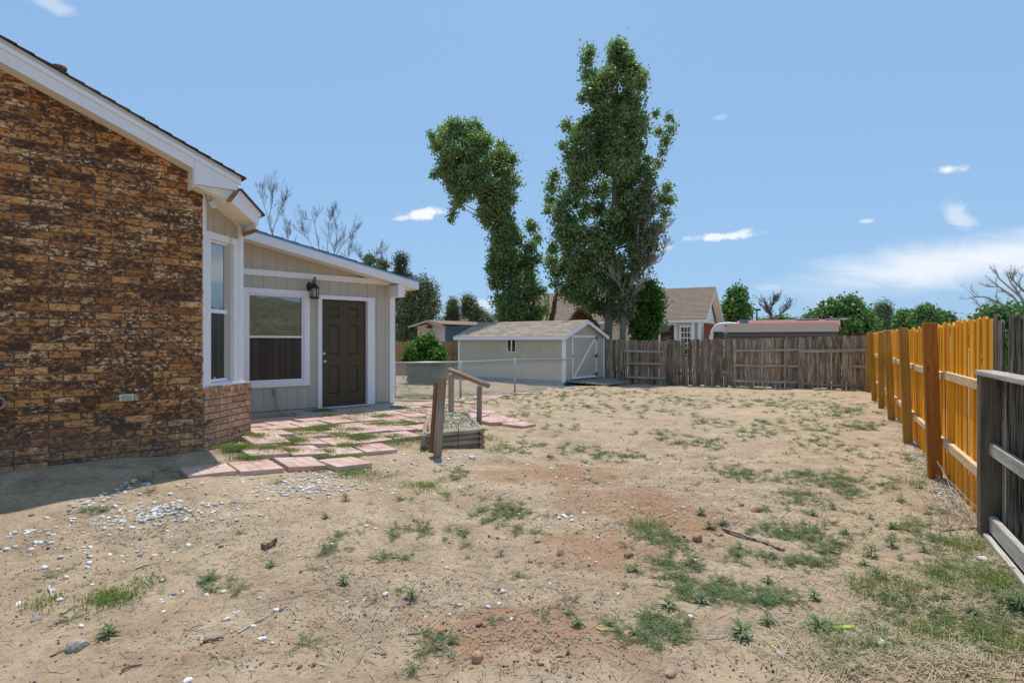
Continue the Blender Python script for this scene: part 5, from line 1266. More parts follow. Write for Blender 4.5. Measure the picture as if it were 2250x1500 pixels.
# leaning poplar on the left
T = tree_root('smaller leaning poplar with a bent top, standing left of the tall poplar behind the shed', 1140, 28.5, name='poplar_tree'); Z_ = 28.5
prof = [(268, 985, 1000), (275, 965, 1062), (300, 945, 1085), (330, 945, 1128), (360, 950, 1140), (400, 965, 1144), (440, 985, 1142), (470, 1025, 1138), (495, 1062, 1140), (520, 1068, 1150), (560, 1068, 1180), (600, 1068, 1180), (640, 1078, 1190), (680, 1082, 1196), (708, 1085, 1198)]
cl = clumps_from_profile(prof, Z_, 170, .22, .58, .75, 21)
for (px, py, r) in [(992, 272, .28), (950, 300, .3), (958, 315, .35), (975, 290, .4), (1055, 285, .3), (1065, 310, .4), (1100, 320, .4), (1125, 350, .4), (1132, 400, .4), (952, 385, .25), (965, 375, .3), (995, 470, .3), (990, 485, .22), (1000, 450, .32), (1010, 420, .4), (1170, 500, .4), (1180, 525, .35), (1182, 570, .35), (1168, 545, .4), (1165, 490, .25), (1190, 640, .35), (1195, 680, .4), (1150, 690, .6), (1110, 680, .5), (1085, 560, .3), (1075, 590, .3), (1120, 640, .5), (1165, 650, .5), (1030, 330, .5), (1040, 380, .55), (1070, 430, .5), (1100, 470, .5), (1110, 520, .5), (1125, 560, .5), (1100, 620, .5), (1098, 660, .55), (1105, 700, .5), (1130, 600, .5), (1150, 610, .5), (1095, 590, .4), (1170, 700, .5), (1140, 660, .6), (1170, 620, .45), (985, 330, .5), (1000, 380, .45), (1105, 380, .5), (1115, 430, .45)]:
    p = at(px, py, Z_ + random.uniform(-1, 1)); cl.append((p.x, p.y, p.z, r))
leaves('crown', cl, 76000, .125, M['leaf_poplar'], T, seed=6)
tp_ = [(1142, 760, Z_, .22), (1138, 700, Z_, .20), (1128, 620, Z_, .17), (1112, 550, Z_, .14), (1088, 480, Z_, .11), (1062, 425, Z_, .09), (1045, 360, Z_, .05), (1030, 300, Z_, .015)]
trunk(T, tp_, M['bark']); trunk(T, [(1070, 440, Z_, .06), (1066, 400, Z_, .05), (1068, 360, Z_, .03), (1075, 310, Z_, .01)], M['bark'], 'limb'); limbs(T, [at(a, b, c) for a, b, c, r in tp_], cl, M['bark'], 26, .04)

def leafy(label, prof, Z, n, rmin, rmax, nl, size, mat_, base_px, seed, name='leafy_tree', tr=.12, depth=.8, cat='tree', flat=0, **kw):
    T = tree_root(label, base_px, Z, cat, name); cl = clumps_from_profile(prof, Z, n, rmin, rmax, depth, seed)
    leaves('crown', cl, nl, size, mat_, T, seed=seed, flat=flat, **kw)
    top = prof[0][0]; bot = prof[-1][0]; mx = (prof[0][1] + prof[0][2]) / 2
    trunk(T, [(base_px, 770, Z, tr), (base_px + 1, (bot * .7 + top * .3), Z, tr * .7), (mx, top + (bot - top) * .25, Z, tr * .15)], M['bark'])
    limbs(T, [at(base_px, bot * .75 + top * .25, Z), at(base_px, bot * .4 + top * .6, Z)], cl, M['bark'], 14, tr * .25, seed); return T
leafy('dark green broad mulberry against the right foot of the tall poplar, over the grey fence', [(625, 1415, 1440), (645, 1400, 1455), (670, 1385, 1465), (700, 1378, 1460), (748, 1378, 1440)], 26.8, 70, .22, .48, 15000, .14, M['leaf_bright'], 1410, 31, tr=.12)
leafy('large dark olive juniper to the right of the back entry roof corner', [(622, 915, 945), (645, 880, 965), (680, 868, 975), (710, 850, 975), (752, 850, 940)], 37, 80, .45, .9, 26000, .16, M['leaf_olive'], 895, 32, 'juniper_tree', .2, stretch=1.5, aspect=.35)
leafy('pointed dark evergreen tip above the back entry roof corner', [(566, 879, 883), (585, 872, 892), (600, 862, 900), (612, 852, 925), (640, 845, 915), (680, 850, 910)], 41, 50, .25, .6, 14000, .15, M['leaf_juniper'], 885, 33, 'evergreen_tree', .15, stretch=1.6, aspect=.3)
leafy('thin olive tree right of the large juniper, shorter of the two small ones', [(660, 990, 1000), (680, 975, 1010), (712, 965, 1012)], 42, 30, .25, .55, 6500, .15, M['leaf_olive'], 995, 34, tr=.08, stretch=1.5, aspect=.35)
leafy('rounded olive shrub tree just left of the leaning poplar', [(656, 1022, 1030), (675, 1015, 1052), (695, 1012, 1085), (714, 1010, 1095)], 42, 50, .3, .6, 12000, .15, M['leaf_olive'], 1040, 35, tr=.08, stretch=1.5, aspect=.35)
leafy('bright green bush behind the chain link fence at the left end of the shed', [(740, 925, 950), (758, 893, 975), (785, 878, 988), (815, 874, 992), (846, 890, 980)], 21.6, 90, .14, .30, 16000, .095, M['leaf_bright'], 934, 36, 'green_bush', .03, cat='bush')
for k, (px, py, r) in enumerate([(886, 768, .14)]): pass
leafy('round green tree right of the steep tan roof', [(637, 1605, 1630), (655, 1592, 1645), (680, 1585, 1655), (708, 1585, 1655)], 50, 44, .5, .9, 9000, .24, M['leaf_mid'], 1615, 37, tr=.2)
leafy('dark green wide tree rising beyond the red metal roof', [(660, 1850, 1890), (672, 1795, 1905), (690, 1780, 1920), (712, 1775, 1930), (742, 1850, 1930)], 40, 90, .45, .9, 22000, .22, M['leaf_mid'], 1850, 38, tr=.25, flat=.3)
leafy('small pale green shrub at the left foot of the dark wide tree', [(695, 1770, 1795), (712, 1755, 1800), (722, 1750, 1800)], 55, 20, .4, .7, 4000, .2, M['leaf_pale'], 1775, 39, tr=.1)
leafy('pale grey green wispy tree between the dark wide tree and the light pole', [(675, 1925, 1955), (690, 1910, 1965), (728, 1905, 1962)], 62, 44, .5, .9, 7000, .26, M['leaf_pale'], 1935, 40, tr=.2, stretch=1.5, aspect=.4)
leafy('mid green tree at the right light pole, left part of the pair', [(690, 1975, 1990), (705, 1965, 2005), (725, 1960, 2010)], 58, 30, .4, .8, 5500, .24, M['leaf_mid'], 1985, 41, tr=.15)
leafy('bushy green tree beyond the orange fence, tallest of that row', [(673, 2020, 2045), (685, 2005, 2070), (700, 1998, 2078), (722, 1995, 2085)], 55, 60, .5, .9, 13000, .24, M['leaf_mid'], 2035, 42, tr=.2, flat=.3)
leafy('low olive treetop over the middle of the orange fence', [(697, 2070, 2090), (708, 2060, 2110), (722, 2060, 2112)], 60, 24, .4, .8, 4500, .24, M['leaf_olive'], 2085, 43, tr=.1)
leafy('green hedge tree behind the orange and grey fence at the right edge', [(688, 2165, 2275), (700, 2135, 2300), (730, 2130, 2310), (790, 2140, 2320)], 21, 90, .3, .55, 16000, .13, M['leaf_mid'], 2230, 44, tr=.1)
leafy('low green shrub row far behind the red roof and half-dead tree', [(700, 1700, 1710), (708, 1650, 1760), (722, 1640, 1760)], 75, 40, .5, .9, 6000, .26, M['leaf_mid'], 1690, 45, tr=.1, cat='shrub', name='shrub_row')
for k, (a_, b_, lab) in enumerate([(500, 900, 'dark far treetops hidden low behind the back entry roof'), (2100, 2350, 'far green treetops low on the horizon at the right edge')]):
    leafy(lab, [(715, a_ + 20, b_ - 20), (730, a_, b_), (752, a_, b_)], 90, 90, .8, 1.5, 9000, .4, M['leaf_mid'], (a_ + b_) / 2, 50 + k, tr=.2)

# ragged brown cone and the leaning dead trunk behind the shed
def ragged_hut():
    a = at(1277, 680, 28.2); T = empty('thatched_hut', (a.x, a.y, 0), 0, 'ragged peaked brown roof of a small red hut behind the right end of the shed', 'hut')
    zt = a.z; q = MB(); q.lathe([(1.35, 1.75), (.75, 2.35), (.05, zt - .03)], 10); q.build('roof', M['bark_brown'], T)
    MB().lathe([(1.1, 0), (1.1, 1.8)], 8).build('wall', M['red'], T)
    cl = []
    for k in range(90):
        t = random.random() ** .7; an = random.uniform(0, 6.28); r = .05 + 1.25 * (1 - t); cl.append((a.x + r * math.cos(an), a.y + r * math.sin(an), 1.75 + (zt - 1.8) * t, .12))
    leaves('thatch', cl, 7000, .16, M['thatch'], T, stretch=1.8, aspect=.2, seed=8)
ragged_hut()
def dead_tree(label, px, Z, limbs_px, m, r0, tw=.5, lev=3, seed=1, name='bare_tree', nsub=7, parent=None, wig=.03, up=.35, rmin=.008):
    r_ = random.Random(seed); T = parent or tree_root(label, px, Z, 'tree', name); q = MB(); tk = MB()
    def grow(a, d, L, rad, lv):
        pts = [a]; n = 4; dd = d.copy()
        for k in range(n):
            dd = (dd + Vector((r_.uniform(-1, 1), r_.uniform(-1, 1), r_.uniform(-.6, 1))) * .22).normalized(); pts.append(pts[-1] + dd * (L / n))
        rr = [max(rad * (1 - .75 * k / n), rmin * .7) for k in range(n + 1)]; q.tube(pts, rr, 4 if lv > 1 else 5, False)
        if lv < lev:
            for k in range(r_.randint(nsub - 3, nsub)):
                f = r_.uniform(.2, 1); i = min(int(f * n), n - 1); p = pts[i].lerp(pts[i + 1], f * n - i)
                nd = (dd + Vector((r_.uniform(-1, 1), r_.uniform(-1, 1), r_.uniform(-.5, 1) + up)) * .8).normalized(); grow(p, nd, L * r_.uniform(.35, .6), max(rr[i] * .6, rmin), lv + 1)
    for li, pl in enumerate(limbs_px):
        P = [at(x, y, Z + (dz if len(c) > 2 else 0)) - T.location for c in pl for (x, y, dz) in [(c[0], c[1], c[2] if len(c) > 2 else 0)]]
        n = len(P); w0 = r0 * (1 if li == 0 else .6); rr = [w0 * (1 - .8 * k / (n - 1)) + rmin for k in range(n)]
        tk.tube(P, rr, 7, False); tot = sum((P[i + 1] - P[i]).length for i in range(n - 1))
        for k in range(int(nsub * 1.6)):
            f = r_.uniform(.25, 1.0) * (n - 1); i = min(int(f), n - 2); p = P[i].lerp(P[i + 1], f - i); d0 = (P[i + 1] - P[i]).normalized()
            nd = (d0 + Vector((r_.uniform(-1, 1), r_.uniform(-1, 1), r_.uniform(-.6, 1) + up)) * .75).normalized(); grow(p, nd, tw * r_.uniform(.6, 1.2), max(rr[i] * .5, rmin), 1)
    tk.build('trunk', m, T, True); q.build('twigs', m, T); return T
dead_tree('bare leaning tree nearest the main roof, left of the other leafless trees', 612, 30, [[(640, 760), (618, 560), (600, 520), (585, 465), (572, 428)], [(598, 510), (612, 470), (622, 450)], [(640, 600), (634, 530), (625, 500)], [(590, 480), (600, 440), (598, 425)]], M['bark_dead'], .024, .75, 3, 2, rmin=.0034, nsub=7)
dead_tree('bushy bare tree with upright twigs above the middle of the back entry roof', 712, 31, [[(715, 760), (712, 600), (700, 540), (690, 485), (668, 482)], [(712, 590), (720, 540), (722, 490), (728, 482)], [(712, 600), (745, 550), (768, 520), (782, 505)], [(712, 590), (695, 555), (672, 520), (665, 505)], [(712, 590), (735, 560), (742, 510), (735, 488)], [(735, 590), (760, 570), (782, 540)]], M['bark_dead'], .022, .75, 3, 5, rmin=.0034, nsub=7)
dead_tree('small bare treetop low over the back entry roof beside the evergreen tip', 815, 34, [[(812, 760), (812, 600), (820, 570), (835, 548)], [(812, 600), (800, 575), (792, 568)], [(812, 600), (830, 580), (842, 560)]], M['bark_dead'], .018, .6, 3, 7, rmin=.0034, nsub=7)
leafy('sparse olive foliage low over the back entry roof between bare treetops', [(560, 800, 806), (580, 785, 860), (600, 780, 870), (620, 800, 880)], 36, 24, .2, .45, 3200, .13, M['leaf_olive'], 830, 60, tr=.06)
dead_tree('big leafless tree with long spreading limbs at the right edge', 2275, 36, [[(2290, 800), (2275, 720), (2240, 690), (2200, 668), (2165, 652), (2140, 652)], [(2262, 700), (2225, 650), (2195, 630), (2165, 628)], [(2270, 705), (2250, 660), (2222, 635), (2195, 612), (2192, 602)], [(2245, 692), (2200, 685), (2160, 692), (2145, 700)], [(2250, 665), (2235, 640), (2220, 620), (2226, 605)], [(2250, 640), (2235, 625), (2222, 612)], [(2240, 690), (2195, 675), (2150, 672)]], M['bark_pale'], .12, .75, 3, 9, name='dead_tree', rmin=.006, up=.1, nsub=5)
dead_tree('half-dead twiggy tree between the light pole and the dark wide tree', 1700, 52, [[(1700, 760), (1698, 705), (1688, 685), (1670, 668)], [(1698, 700), (1715, 690), (1732, 678)], [(1690, 690), (1695, 672), (1702, 668)]], M['bark_dead'], .12, 1.0, 3, 13, rmin=.010)
dead_tree('', 1420, 25.0, [[(1398, 560), (1420, 590), (1440, 570), (1465, 540)], [(1400, 600), (1425, 585), (1450, 575)], [(1400, 540), (1440, 520), (1460, 500)], [(1395, 620), (1408, 580), (1416, 500), (1425, 450)], [(1380, 660), (1362, 630), (1350, 610)], [(1385, 650), (1400, 640), (1412, 625)]], M['stick'], .03, .55, 3, 15, parent=T2, rmin=.005)
dt = tree_root('broken brown leaning trunk sticking up behind the shed roof between the two poplars', 1211, 30, name='broken_tree'); trunk(dt, [(1208, 760, 30, .17), (1212, 705, 30, .15), (1219, 665, 30, .12), (1225, 637, 30, .07)], M['bark_brown'])
dead_tree('', 1205, 30, [[(1203, 720), (1201, 690), (1197, 650)], [(1202, 700), (1206, 670), (1204, 645)]], M['stick'], .03, .4, 2, 17, parent=dt, rmin=.006)
# ------------------------------------------------------------------ stones, gravel, clods
def ico():
    t = (1 + 5 ** .5) / 2; v = np.array([(-1, t, 0), (1, t, 0), (-1, -t, 0), (1, -t, 0), (0, -1, t), (0, 1, t), (0, -1, -t), (0, 1, -t), (t, 0, -1), (t, 0, 1), (-t, 0, -1), (-t, 0, 1)], float) / math.sqrt(1 + t * t)
    f = np.array([(0, 11, 5), (0, 5, 1), (0, 1, 7), (0, 7, 10), (0, 10, 11), (1, 5, 9), (5, 11, 4), (11, 10, 2), (10, 7, 6), (7, 1, 8), (3, 9, 4), (3, 4, 2), (3, 2, 6), (3, 6, 8), (3, 8, 9), (4, 9, 5), (2, 4, 11), (6, 2, 10), (8, 6, 7), (9, 8, 1)]); return v, f
IV, IF = ico()
def stones(name, P, S, m, seed=0, flat=.55, label=None):
    """one joined bed of separate little stones; P (n,3) on the ground, S (n) radius"""
    r_ = np.random.default_rng(seed); n = len(P); V = IV[None] * (1 + .28 * (r_.random((n, 12, 1)) - .5) * 2)
    sc = np.stack([r_.uniform(.7, 1.35, n), r_.uniform(.6, 1.0, n), r_.uniform(flat * .6, flat * 1.3, n)], 1) * S[:, None]; V = V * sc[:, None, :]
    a = r_.uniform(0, 6.28, n); c, s_ = np.cos(a)[:, None], np.sin(a)[:, None]; X = V[..., 0] * c - V[..., 1] * s_; Y = V[..., 0] * s_ + V[..., 1] * c
    tl = r_.uniform(-.3, .3, n)[:, None]; V = np.stack([X, Y, V[..., 2] + tl * X], 2) + P[:, None, :]; V[..., 2] += (sc[:, 2] * .35)[:, None]
    T_ = (IF[None] + (np.arange(n) * 12)[:, None, None]).reshape(-1, 3); o = place(name, np_index_mesh(name, V.reshape(-1, 3), T_, m)); tag(o, label, None, None, 'stuff'); return o
def scatter_px(blobs, seed):
    """blobs: (px, py, rx, ry, n) in photo pixels -> ground points"""
    r_ = np.random.default_rng(seed); X = []; Y = []
    for (px, py, rx, ry, n) in blobs:
        X.append(px + rx * r_.normal(size=n) * .6); Y.append(py + ry * r_.normal(size=n) * .6)
    X = np.concatenate(X); Y = np.concatenate(Y); k = (Y > 845) & (Y < 1600); return Gv(X[k], Y[k])
def off_walls(P, slabs=True):
    lx, ly = h_local(P[:, 0], P[:, 1]); ok = ~((ly > -.02) & (lx < .02)) & ~((lx < .75) & (ly > -.05 + lx * .83)) & ~((lx < 4.6) & (ly > AY - .03)); return P[ok]
def on_patio(P):
    lx, ly = h_local(P[:, 0], P[:, 1]); f = np.interp(lx, [-.6, 1.5, 1.9, 3.2, 5.6], [-1.2, -.9, -.8, -.15, .2]); return (ly > f) & (lx > -.7) & (lx < 5.2) & (ly < AY)
W_B = [(700, 1062, 75, 26, 230), (640, 1075, 90, 18, 90), (560, 1050, 90, 22, 45), (330, 1133, 80, 15, 120), (360, 1122, 40, 12, 80), (230, 1142, 60, 14, 40), (100, 1105, 110, 8, 120), (190, 1085, 90, 7, 60), (330, 1060, 80, 12, 60), (310, 1020, 60, 16, 170),
       (150, 1040, 120, 20, 70), (60, 1160, 70, 24, 45), (480, 1110, 80, 20, 45), (300, 1190, 160, 24, 45), (100, 1230, 120, 30, 20), (840, 1020, 60, 25, 60), (900, 1010, 60, 20, 60), (1020, 1005, 40, 14, 50), (860, 985, 50, 12, 40),
       (1120, 1000, 60, 18, 30), (980, 1080, 160, 30, 60), (1000, 1250, 500, 120, 90), (620, 1000, 60, 10, 40), (700, 1010, 60, 10, 40), (520, 1020, 60, 10, 40), (1380, 1000, 200, 40, 50), (1700, 900, 250, 25, 60), (1250, 1130, 60, 14, 30), (1280, 1060, 60, 16, 20), (1600, 1120, 80, 30, 20), (360, 1300, 300, 80, 30)]
W_B = [(a, b, c * 1.35, d * 1.3, e) for a, b, c, d, e in W_B]
P = off_walls(scatter_px(W_B, 5)); P = P[~on_patio(P)]
stones('white_gravel', P, np.random.default_rng(1).uniform(.005, .026, len(P)), M['stone_white'], 1, .5)
r_ = np.random.default_rng(3); PP = []
for k in range(420):
    a_, b_ = r_.random(2); p = PL[0].lerp(PL[1], a_ * .9 + .05).lerp(PL[3].lerp(PL[2], a_ * .9 + .05), b_ * .94 + .02); PP.append((p.x, p.y, .350 + .01 * r_.random()))
stones('planter_gravel', np.array(PP), r_.uniform(.010, .02, len(PP)), M['stone_white'], 4, .5)
P = scatter_px([(2030, 990, 30, 60, 500), (1985, 930, 22, 40, 350), (1955, 895, 18, 20, 200), (2075, 1075, 25, 35, 200)], 6)
stones('fence_gravel', P, np.random.default_rng(2).uniform(.008, .020, len(P)), M['stone_mix2'] if 'stone_mix2' in M else stone_mat('grey_pebble', (.40, .36, .31), (.62, .59, .54)), 2, .6)
# fine pebbles and clods, denser near the camera
r_ = np.random.default_rng(12); n = 26000; Y = 1.9 + 9.0 * r_.random(n) ** 1.5; X = (r_.random(n) * 2 - 1) * (Y * .95 + .3)
k = vnoise(X * 1.1, Y * 1.1, 33) + .45 * r_.random(n) > .62; X, Y = X[k], Y[k]; P = off_walls(np.stack([X, Y, gz(X, Y)], 1)); P = P[~on_patio(P)]
stones('dirt_pebbles', P, r_.uniform(.0022, .0080, len(P)) * (1 + 1.3 * (r_.random(len(P)) > .97)), M['stone_dirt'], 7, .8)

P = scatter_px([(1150, 1420, 200, 60, 330), (1080, 1330, 120, 50, 110), (1400, 1120, 140, 50, 200), (1250, 1050, 140, 25, 150), (1500, 1180, 120, 50, 120), (450, 1420, 300, 60, 160), (1300, 1250, 150, 60, 130), (1650, 1120, 80, 25, 60)], 31)
stones('red_clods', P, np.random.default_rng(9).uniform(.003, .010, len(P)) * (1 + (np.random.default_rng(10).random(len(P)) > .95)), M['stone_red'], 11, .6)
# single rocks that can be picked out
def rock(px, py, wpx, m, label, flat=.7, seed=0, name='rock', cat='rock', group=None):
    g_ = G(px, py); s_ = wpx / F * g_.y / 2; r_ = random.Random(seed); bm = bmesh.new(); bmesh.ops.create_icosphere(bm, subdivisions=2, radius=1.0)
    ax = [Vector((r_.uniform(-1, 1), r_.uniform(-1, 1), r_.uniform(-1, 1))).normalized() for _ in range(7)]; cu = [r_.uniform(.55, .85) for _ in ax]
    for v in bm.verts:
        for a_, c_ in zip(ax, cu):
            d = v.co.dot(a_) - c_
            if d > 0: v.co -= a_ * d
        v.co *= 1 + r_.uniform(-.03, .03)
    me = bpy.data.meshes.new(name); bm.to_mesh(me); bm.free(); me.materials.append(m)
    o = place(name, me, None, (g_.x, g_.y, g_.z + s_ * flat * .35), (0, 0, r_.uniform(0, 6)), (s_ * 1.1, s_ * .9, s_ * flat)); return tag(o, label, cat, group)
RK = [(170, 1424, 46, 'stone_grey', 'largest grey brown rock at the bottom left of the yard', .8), (1051, 1450, 30, 'stone_red', 'reddish rock nearest the camera, standing upright at the bottom middle', 1.1), (1182, 1428, 22, 'stone_red', 'small dark red rock right of the upright reddish rock', .8),
      (1054, 1372, 24, 'stone_red', 'flat red rock just above the upright reddish one', .6), (1534, 1188, 28, 'stone_red', 'round orange red rock left of the long weathered lath', .95), (1582, 1177, 20, 'stone_red', 'flat orange rock between the round one and the long lath', .55),
      (1662, 1124, 24, 'stone_red', 'orange rock in the weeds at the middle right of the yard', .8), (1628, 1110, 14, 'stone_red', 'small orange rock just left above the one in the weeds', .8), (1180, 1190, 18, 'stone_red', 'lone small brown rock in the centre of the yard', .7), (1232, 1218, 24, 'stone_red', 'lumpy red clod in the centre of the yard', .8),
      (1382, 1222, 22, 'stone_red', 'crumbled red clod beside a weed right of centre', .8), (1380, 1393, 24, 'stone_red', 'pinkish rock beside the yellow patch at the bottom', .5), (1472, 1482, 26, 'stone_red', 'brown rock at the bottom edge right of centre', .6), (80, 1362, 20, 'stone_grey', 'small tan rock with a shaded underside at the lower left', .8),
      (415, 1445, 34, 'stone_red', 'flat reddish stone pair at the bottom left', .35), (378, 1307, 18, 'stone_grey', 'small brown rock left of the blue green weed tuft', .7), (1037, 1006, 16, 'stone_white', 'pale rock by the right end of the log planter', .7), (2160, 1232, 22, 'stone_white', 'white broken stone in the grass beside the grey post', .8),
      (1717, 1438, 26, 'stone_grey', 'pale angular stone at the bottom right', .6), (1936, 1415, 26, 'stone_white', 'white stone among the dry straw at the bottom right', .7), (970, 1385, 26, 'stone_red', 'red flat stone at the bottom left of the upright reddish rock', .5), (412, 1497, 22, 'stone_white', 'white stone cut by the bottom edge of the view', .6),
      (60, 1172, 16, 'stone_white', 'oval white pebble at the left among the scattered chips', .6), (70, 1130, 14, 'stone_grey', 'dark grey pebble at the left under the house shadow', .6), (1330, 1380, 40, 'stone_yellow', 'ochre crust of clay at the bottom centre', .12), (1210, 1005, 16, 'stone_red', 'small red brown clod on the red dirt behind the centre', .8)]
M['stone_yellow'] = stone_mat('ochre_clay', (.42, .28, .10), (.50, .34, .14), (.45, .3, .1))
for i, (px, py, wp, mk, lab, fl_) in enumerate(RK): rock(px, py, wp, M[mk], lab, fl_, 50 + i)

# laths and sticks
def stick(pts, r, m, label, name='stick', flatb=None, cat='stick'):
    P = [G(*p) for p in pts]; o = P[0].copy(); q = MB()
    if flatb:
        q.bar(P[0] - o + Vector((0, 0, flatb[1] / 2 + .006)), P[-1] - o + Vector((0, 0, flatb[1] / 2 + .012)), flatb[0], flatb[1])
    else:
        out = []
        for i in range(len(P) - 1):
            for k in range(3): out.append(P[i].lerp(P[i + 1], k / 3) - o + Vector((random.uniform(-.006, .006), random.uniform(-.006, .006), r + random.uniform(0, .008))))
        out.append(P[-1] - o + Vector((0, 0, r))); q.tube(out, [r * (1 - .5 * i / len(out)) for i in range(len(out))], 6)
    ob = q.build(name, m, None, loc=o); return tag(ob, label, cat)
stick([(1588, 1163), (1722, 1211)], .01, M['wood_grey'], 'long weathered lath lying in the weeds at the right', 'wood_lath', (.030, .014), 'lath')
stick([(1816, 1210), (1845, 1222)], .01, M['wood_grey'], 'short piece of lath right of the long weathered lath', 'wood_lath', (.030, .014), 'lath')
stick([(578, 1207), (604, 1193)], .01, M['wood_grey'], 'short chunk of grey board lying in the dirt left of centre', 'wood_block', (.050, .035), 'board')
stick([(522, 1391), (555, 1372), (592, 1352)], .0055, M['stick_pale'], 'bleached straight stick at the lower left')
stick([(265, 1476), (290, 1466), (310, 1461)], .006, M['bark_dead'], 'dark stick at the bottom left edge')
stick([(298, 1250), (325, 1243), (345, 1237)], .006, M['stick_pale'], 'pale stick above the green tufts at the left')
stick([(108, 1289), (110, 1303), (114, 1312)], .006, M['stick_pale'], 'short bent pale stick far left')
stick([(318, 1277), (332, 1291)], .006, M['stick_pale'], 'small pale stick beside the green tuft')
stick([(112, 1442), (130, 1436), (152, 1426)], .004, M['bark_dead'], 'thin dark twig touching the largest grey brown rock')
stick([(134, 1352), (150, 1345), (165, 1334), (182, 1331)], .0045, M['bark_dead'], 'crooked dark twig at the lower left')
stick([(384, 1349), (400, 1335), (420, 1312)], .003, M['straw'], 'dry yellow stem running to the blue green tuft')
stick([(440, 1418), (443, 1399)], .007, M['stick_pale'], 'stubby pale stick near the flat reddish stones')
stick([(443, 1412), (470, 1408), (492, 1404)], .008, M['bark_dead'], 'frayed grey bark scrap near the flat reddish stones')
stick([(1448, 1136), (1475, 1128)], .006, M['stick_pale'], 'pale stick on the red dirt')
stick([(2066, 1168), (2110, 1166), (2155, 1163)], .008, M['wood_grey'], 'grey lath lying at the foot of the grey post', 'wood_lath', (.028, .012), 'lath')
stick([(1540, 1405), (1580, 1402), (1625, 1395)], .0035, M['stick_pale'], 'long pale stem lying under the leafy weed at the bottom right')
stick([(1660, 1330), (1720, 1360), (1785, 1387)], .003, M['stick_pale'], 'thin dry stem across the bottom right')
stick([(1718, 1138), (1736, 1113)], .005, M['stick_pale'], 'short pale stick crossing a small weed at the right')
tag(MB().prism([(-.06, 0, 0), (.0, .012, .002), (.07, .005, .006), (.06, -.02, .004), (-.05, -.022, 0)], (0, 0, .002)).build('yellow_leaf', leafmat('yellow_leaf', (.55, .62, .08), (.6, .7, .1)), None, loc=G(1850, 1388) + Vector((0, 0, .03))), 'yellow green strip of leaf on the straw at the bottom right', 'leaf')
# litter: many thin straws and twigs
def straws(name, blobs, m, L=(.03, .12), wd=.0022, seed=0, upr=.10):
    P = off_walls(scatter_px(blobs, seed)); r_ = np.random.default_rng(seed); n = len(P); a = r_.uniform(0, 6.28, n); l = r_.uniform(*L, n) / 2; up = r_.uniform(-.2, 1, n) * upr
    d = np.stack([np.cos(a) * l, np.sin(a) * l, up * l], 1); s_ = np.stack([-np.sin(a), np.cos(a), r_.uniform(-.5, .5, n)], 1) * wd * r_.uniform(.6, 1.6, n)[:, None]; c = P + np.array([0, 0, .006]) + r_.random((n, 1)) * np.array([0, 0, .01])
    V = np.stack([c - d - s_, c + d - s_ * .4, c + d + s_ * .4, c - d + s_], 1).reshape(-1, 3); tag(place(name, np_mesh(name, V, 4, m)), kind='stuff')
straws('dry_straw', [(1850, 1390, 110, 40, 2200), (1900, 1440, 140, 35, 2200), (2100, 1330, 120, 60, 1500), (2180, 1250, 70, 60, 1400), (1950, 1250, 160, 70, 900), (2120, 1450, 110, 40, 1100), (1700, 1100, 260, 60, 1100), (2130, 1180, 60, 40, 500)], M['straw'], (.03, .16), .002, 4, .5)
straws('twig_litter', [(1125, 1250, 900, 200, 9000), (400, 1150, 400, 60, 1300), (1600, 1050, 500, 90, 6000), (1500, 930, 500, 45, 3500), (2000, 950, 60, 90, 600)], M['stick'], (.015, .09), .0018, 5, .25)

# ------------------------------------------------------------------ grass and weeds
def blades(P, nb, h, wd, spread, seed, bend=.5):
    """grass tufts: every tuft has nb blades of two quads"""
    r_ = np.random.default_rng(seed); n = len(P) * nb; c = np.repeat(P, nb, 0) + np.concatenate([r_.normal(size=(n, 2)) * spread, np.zeros((n, 1))], 1)
    a = r_.uniform(0, 6.28, n); H = h * r_.uniform(.4, 1.2, n); ln = r_.uniform(.2, 1.1, n) * bend; dr = np.stack([np.cos(a), np.sin(a), np.zeros(n)], 1); sd_ = np.stack([-np.sin(a), np.cos(a), np.zeros(n)], 1) * (wd * r_.uniform(.6, 1.3, n))[:, None]
    m1 = c + dr * (H * ln * .4)[:, None] + np.array([0, 0, 1]) * (H * .6)[:, None]; t = c + dr * (H * ln * 1.2)[:, None] + np.array([0, 0, 1]) * (H * (1 - .35 * ln))[:, None]
    return np.concatenate([np.stack([c - sd_, c + sd_, m1 + sd_ * .8, m1 - sd_ * .8], 1), np.stack([m1 - sd_ * .8, m1 + sd_ * .8, t + sd_ * .1, t - sd_ * .1], 1)], 0).reshape(-1, 3)
gp = np.array([(x + random.uniform(-.12, .12), y + random.uniform(-.12, .12)) for x, y in GRASS_AT if random.random() < .85 for _ in range(2)]); keep = vnoise(gp[:, 0] * 1.6, gp[:, 1] * 1.6, 77) > .40; gp = gp[keep]
gp = np.stack([gp[:, 0], gp[:, 1], gz(gp[:, 0], gp[:, 1])], 1)
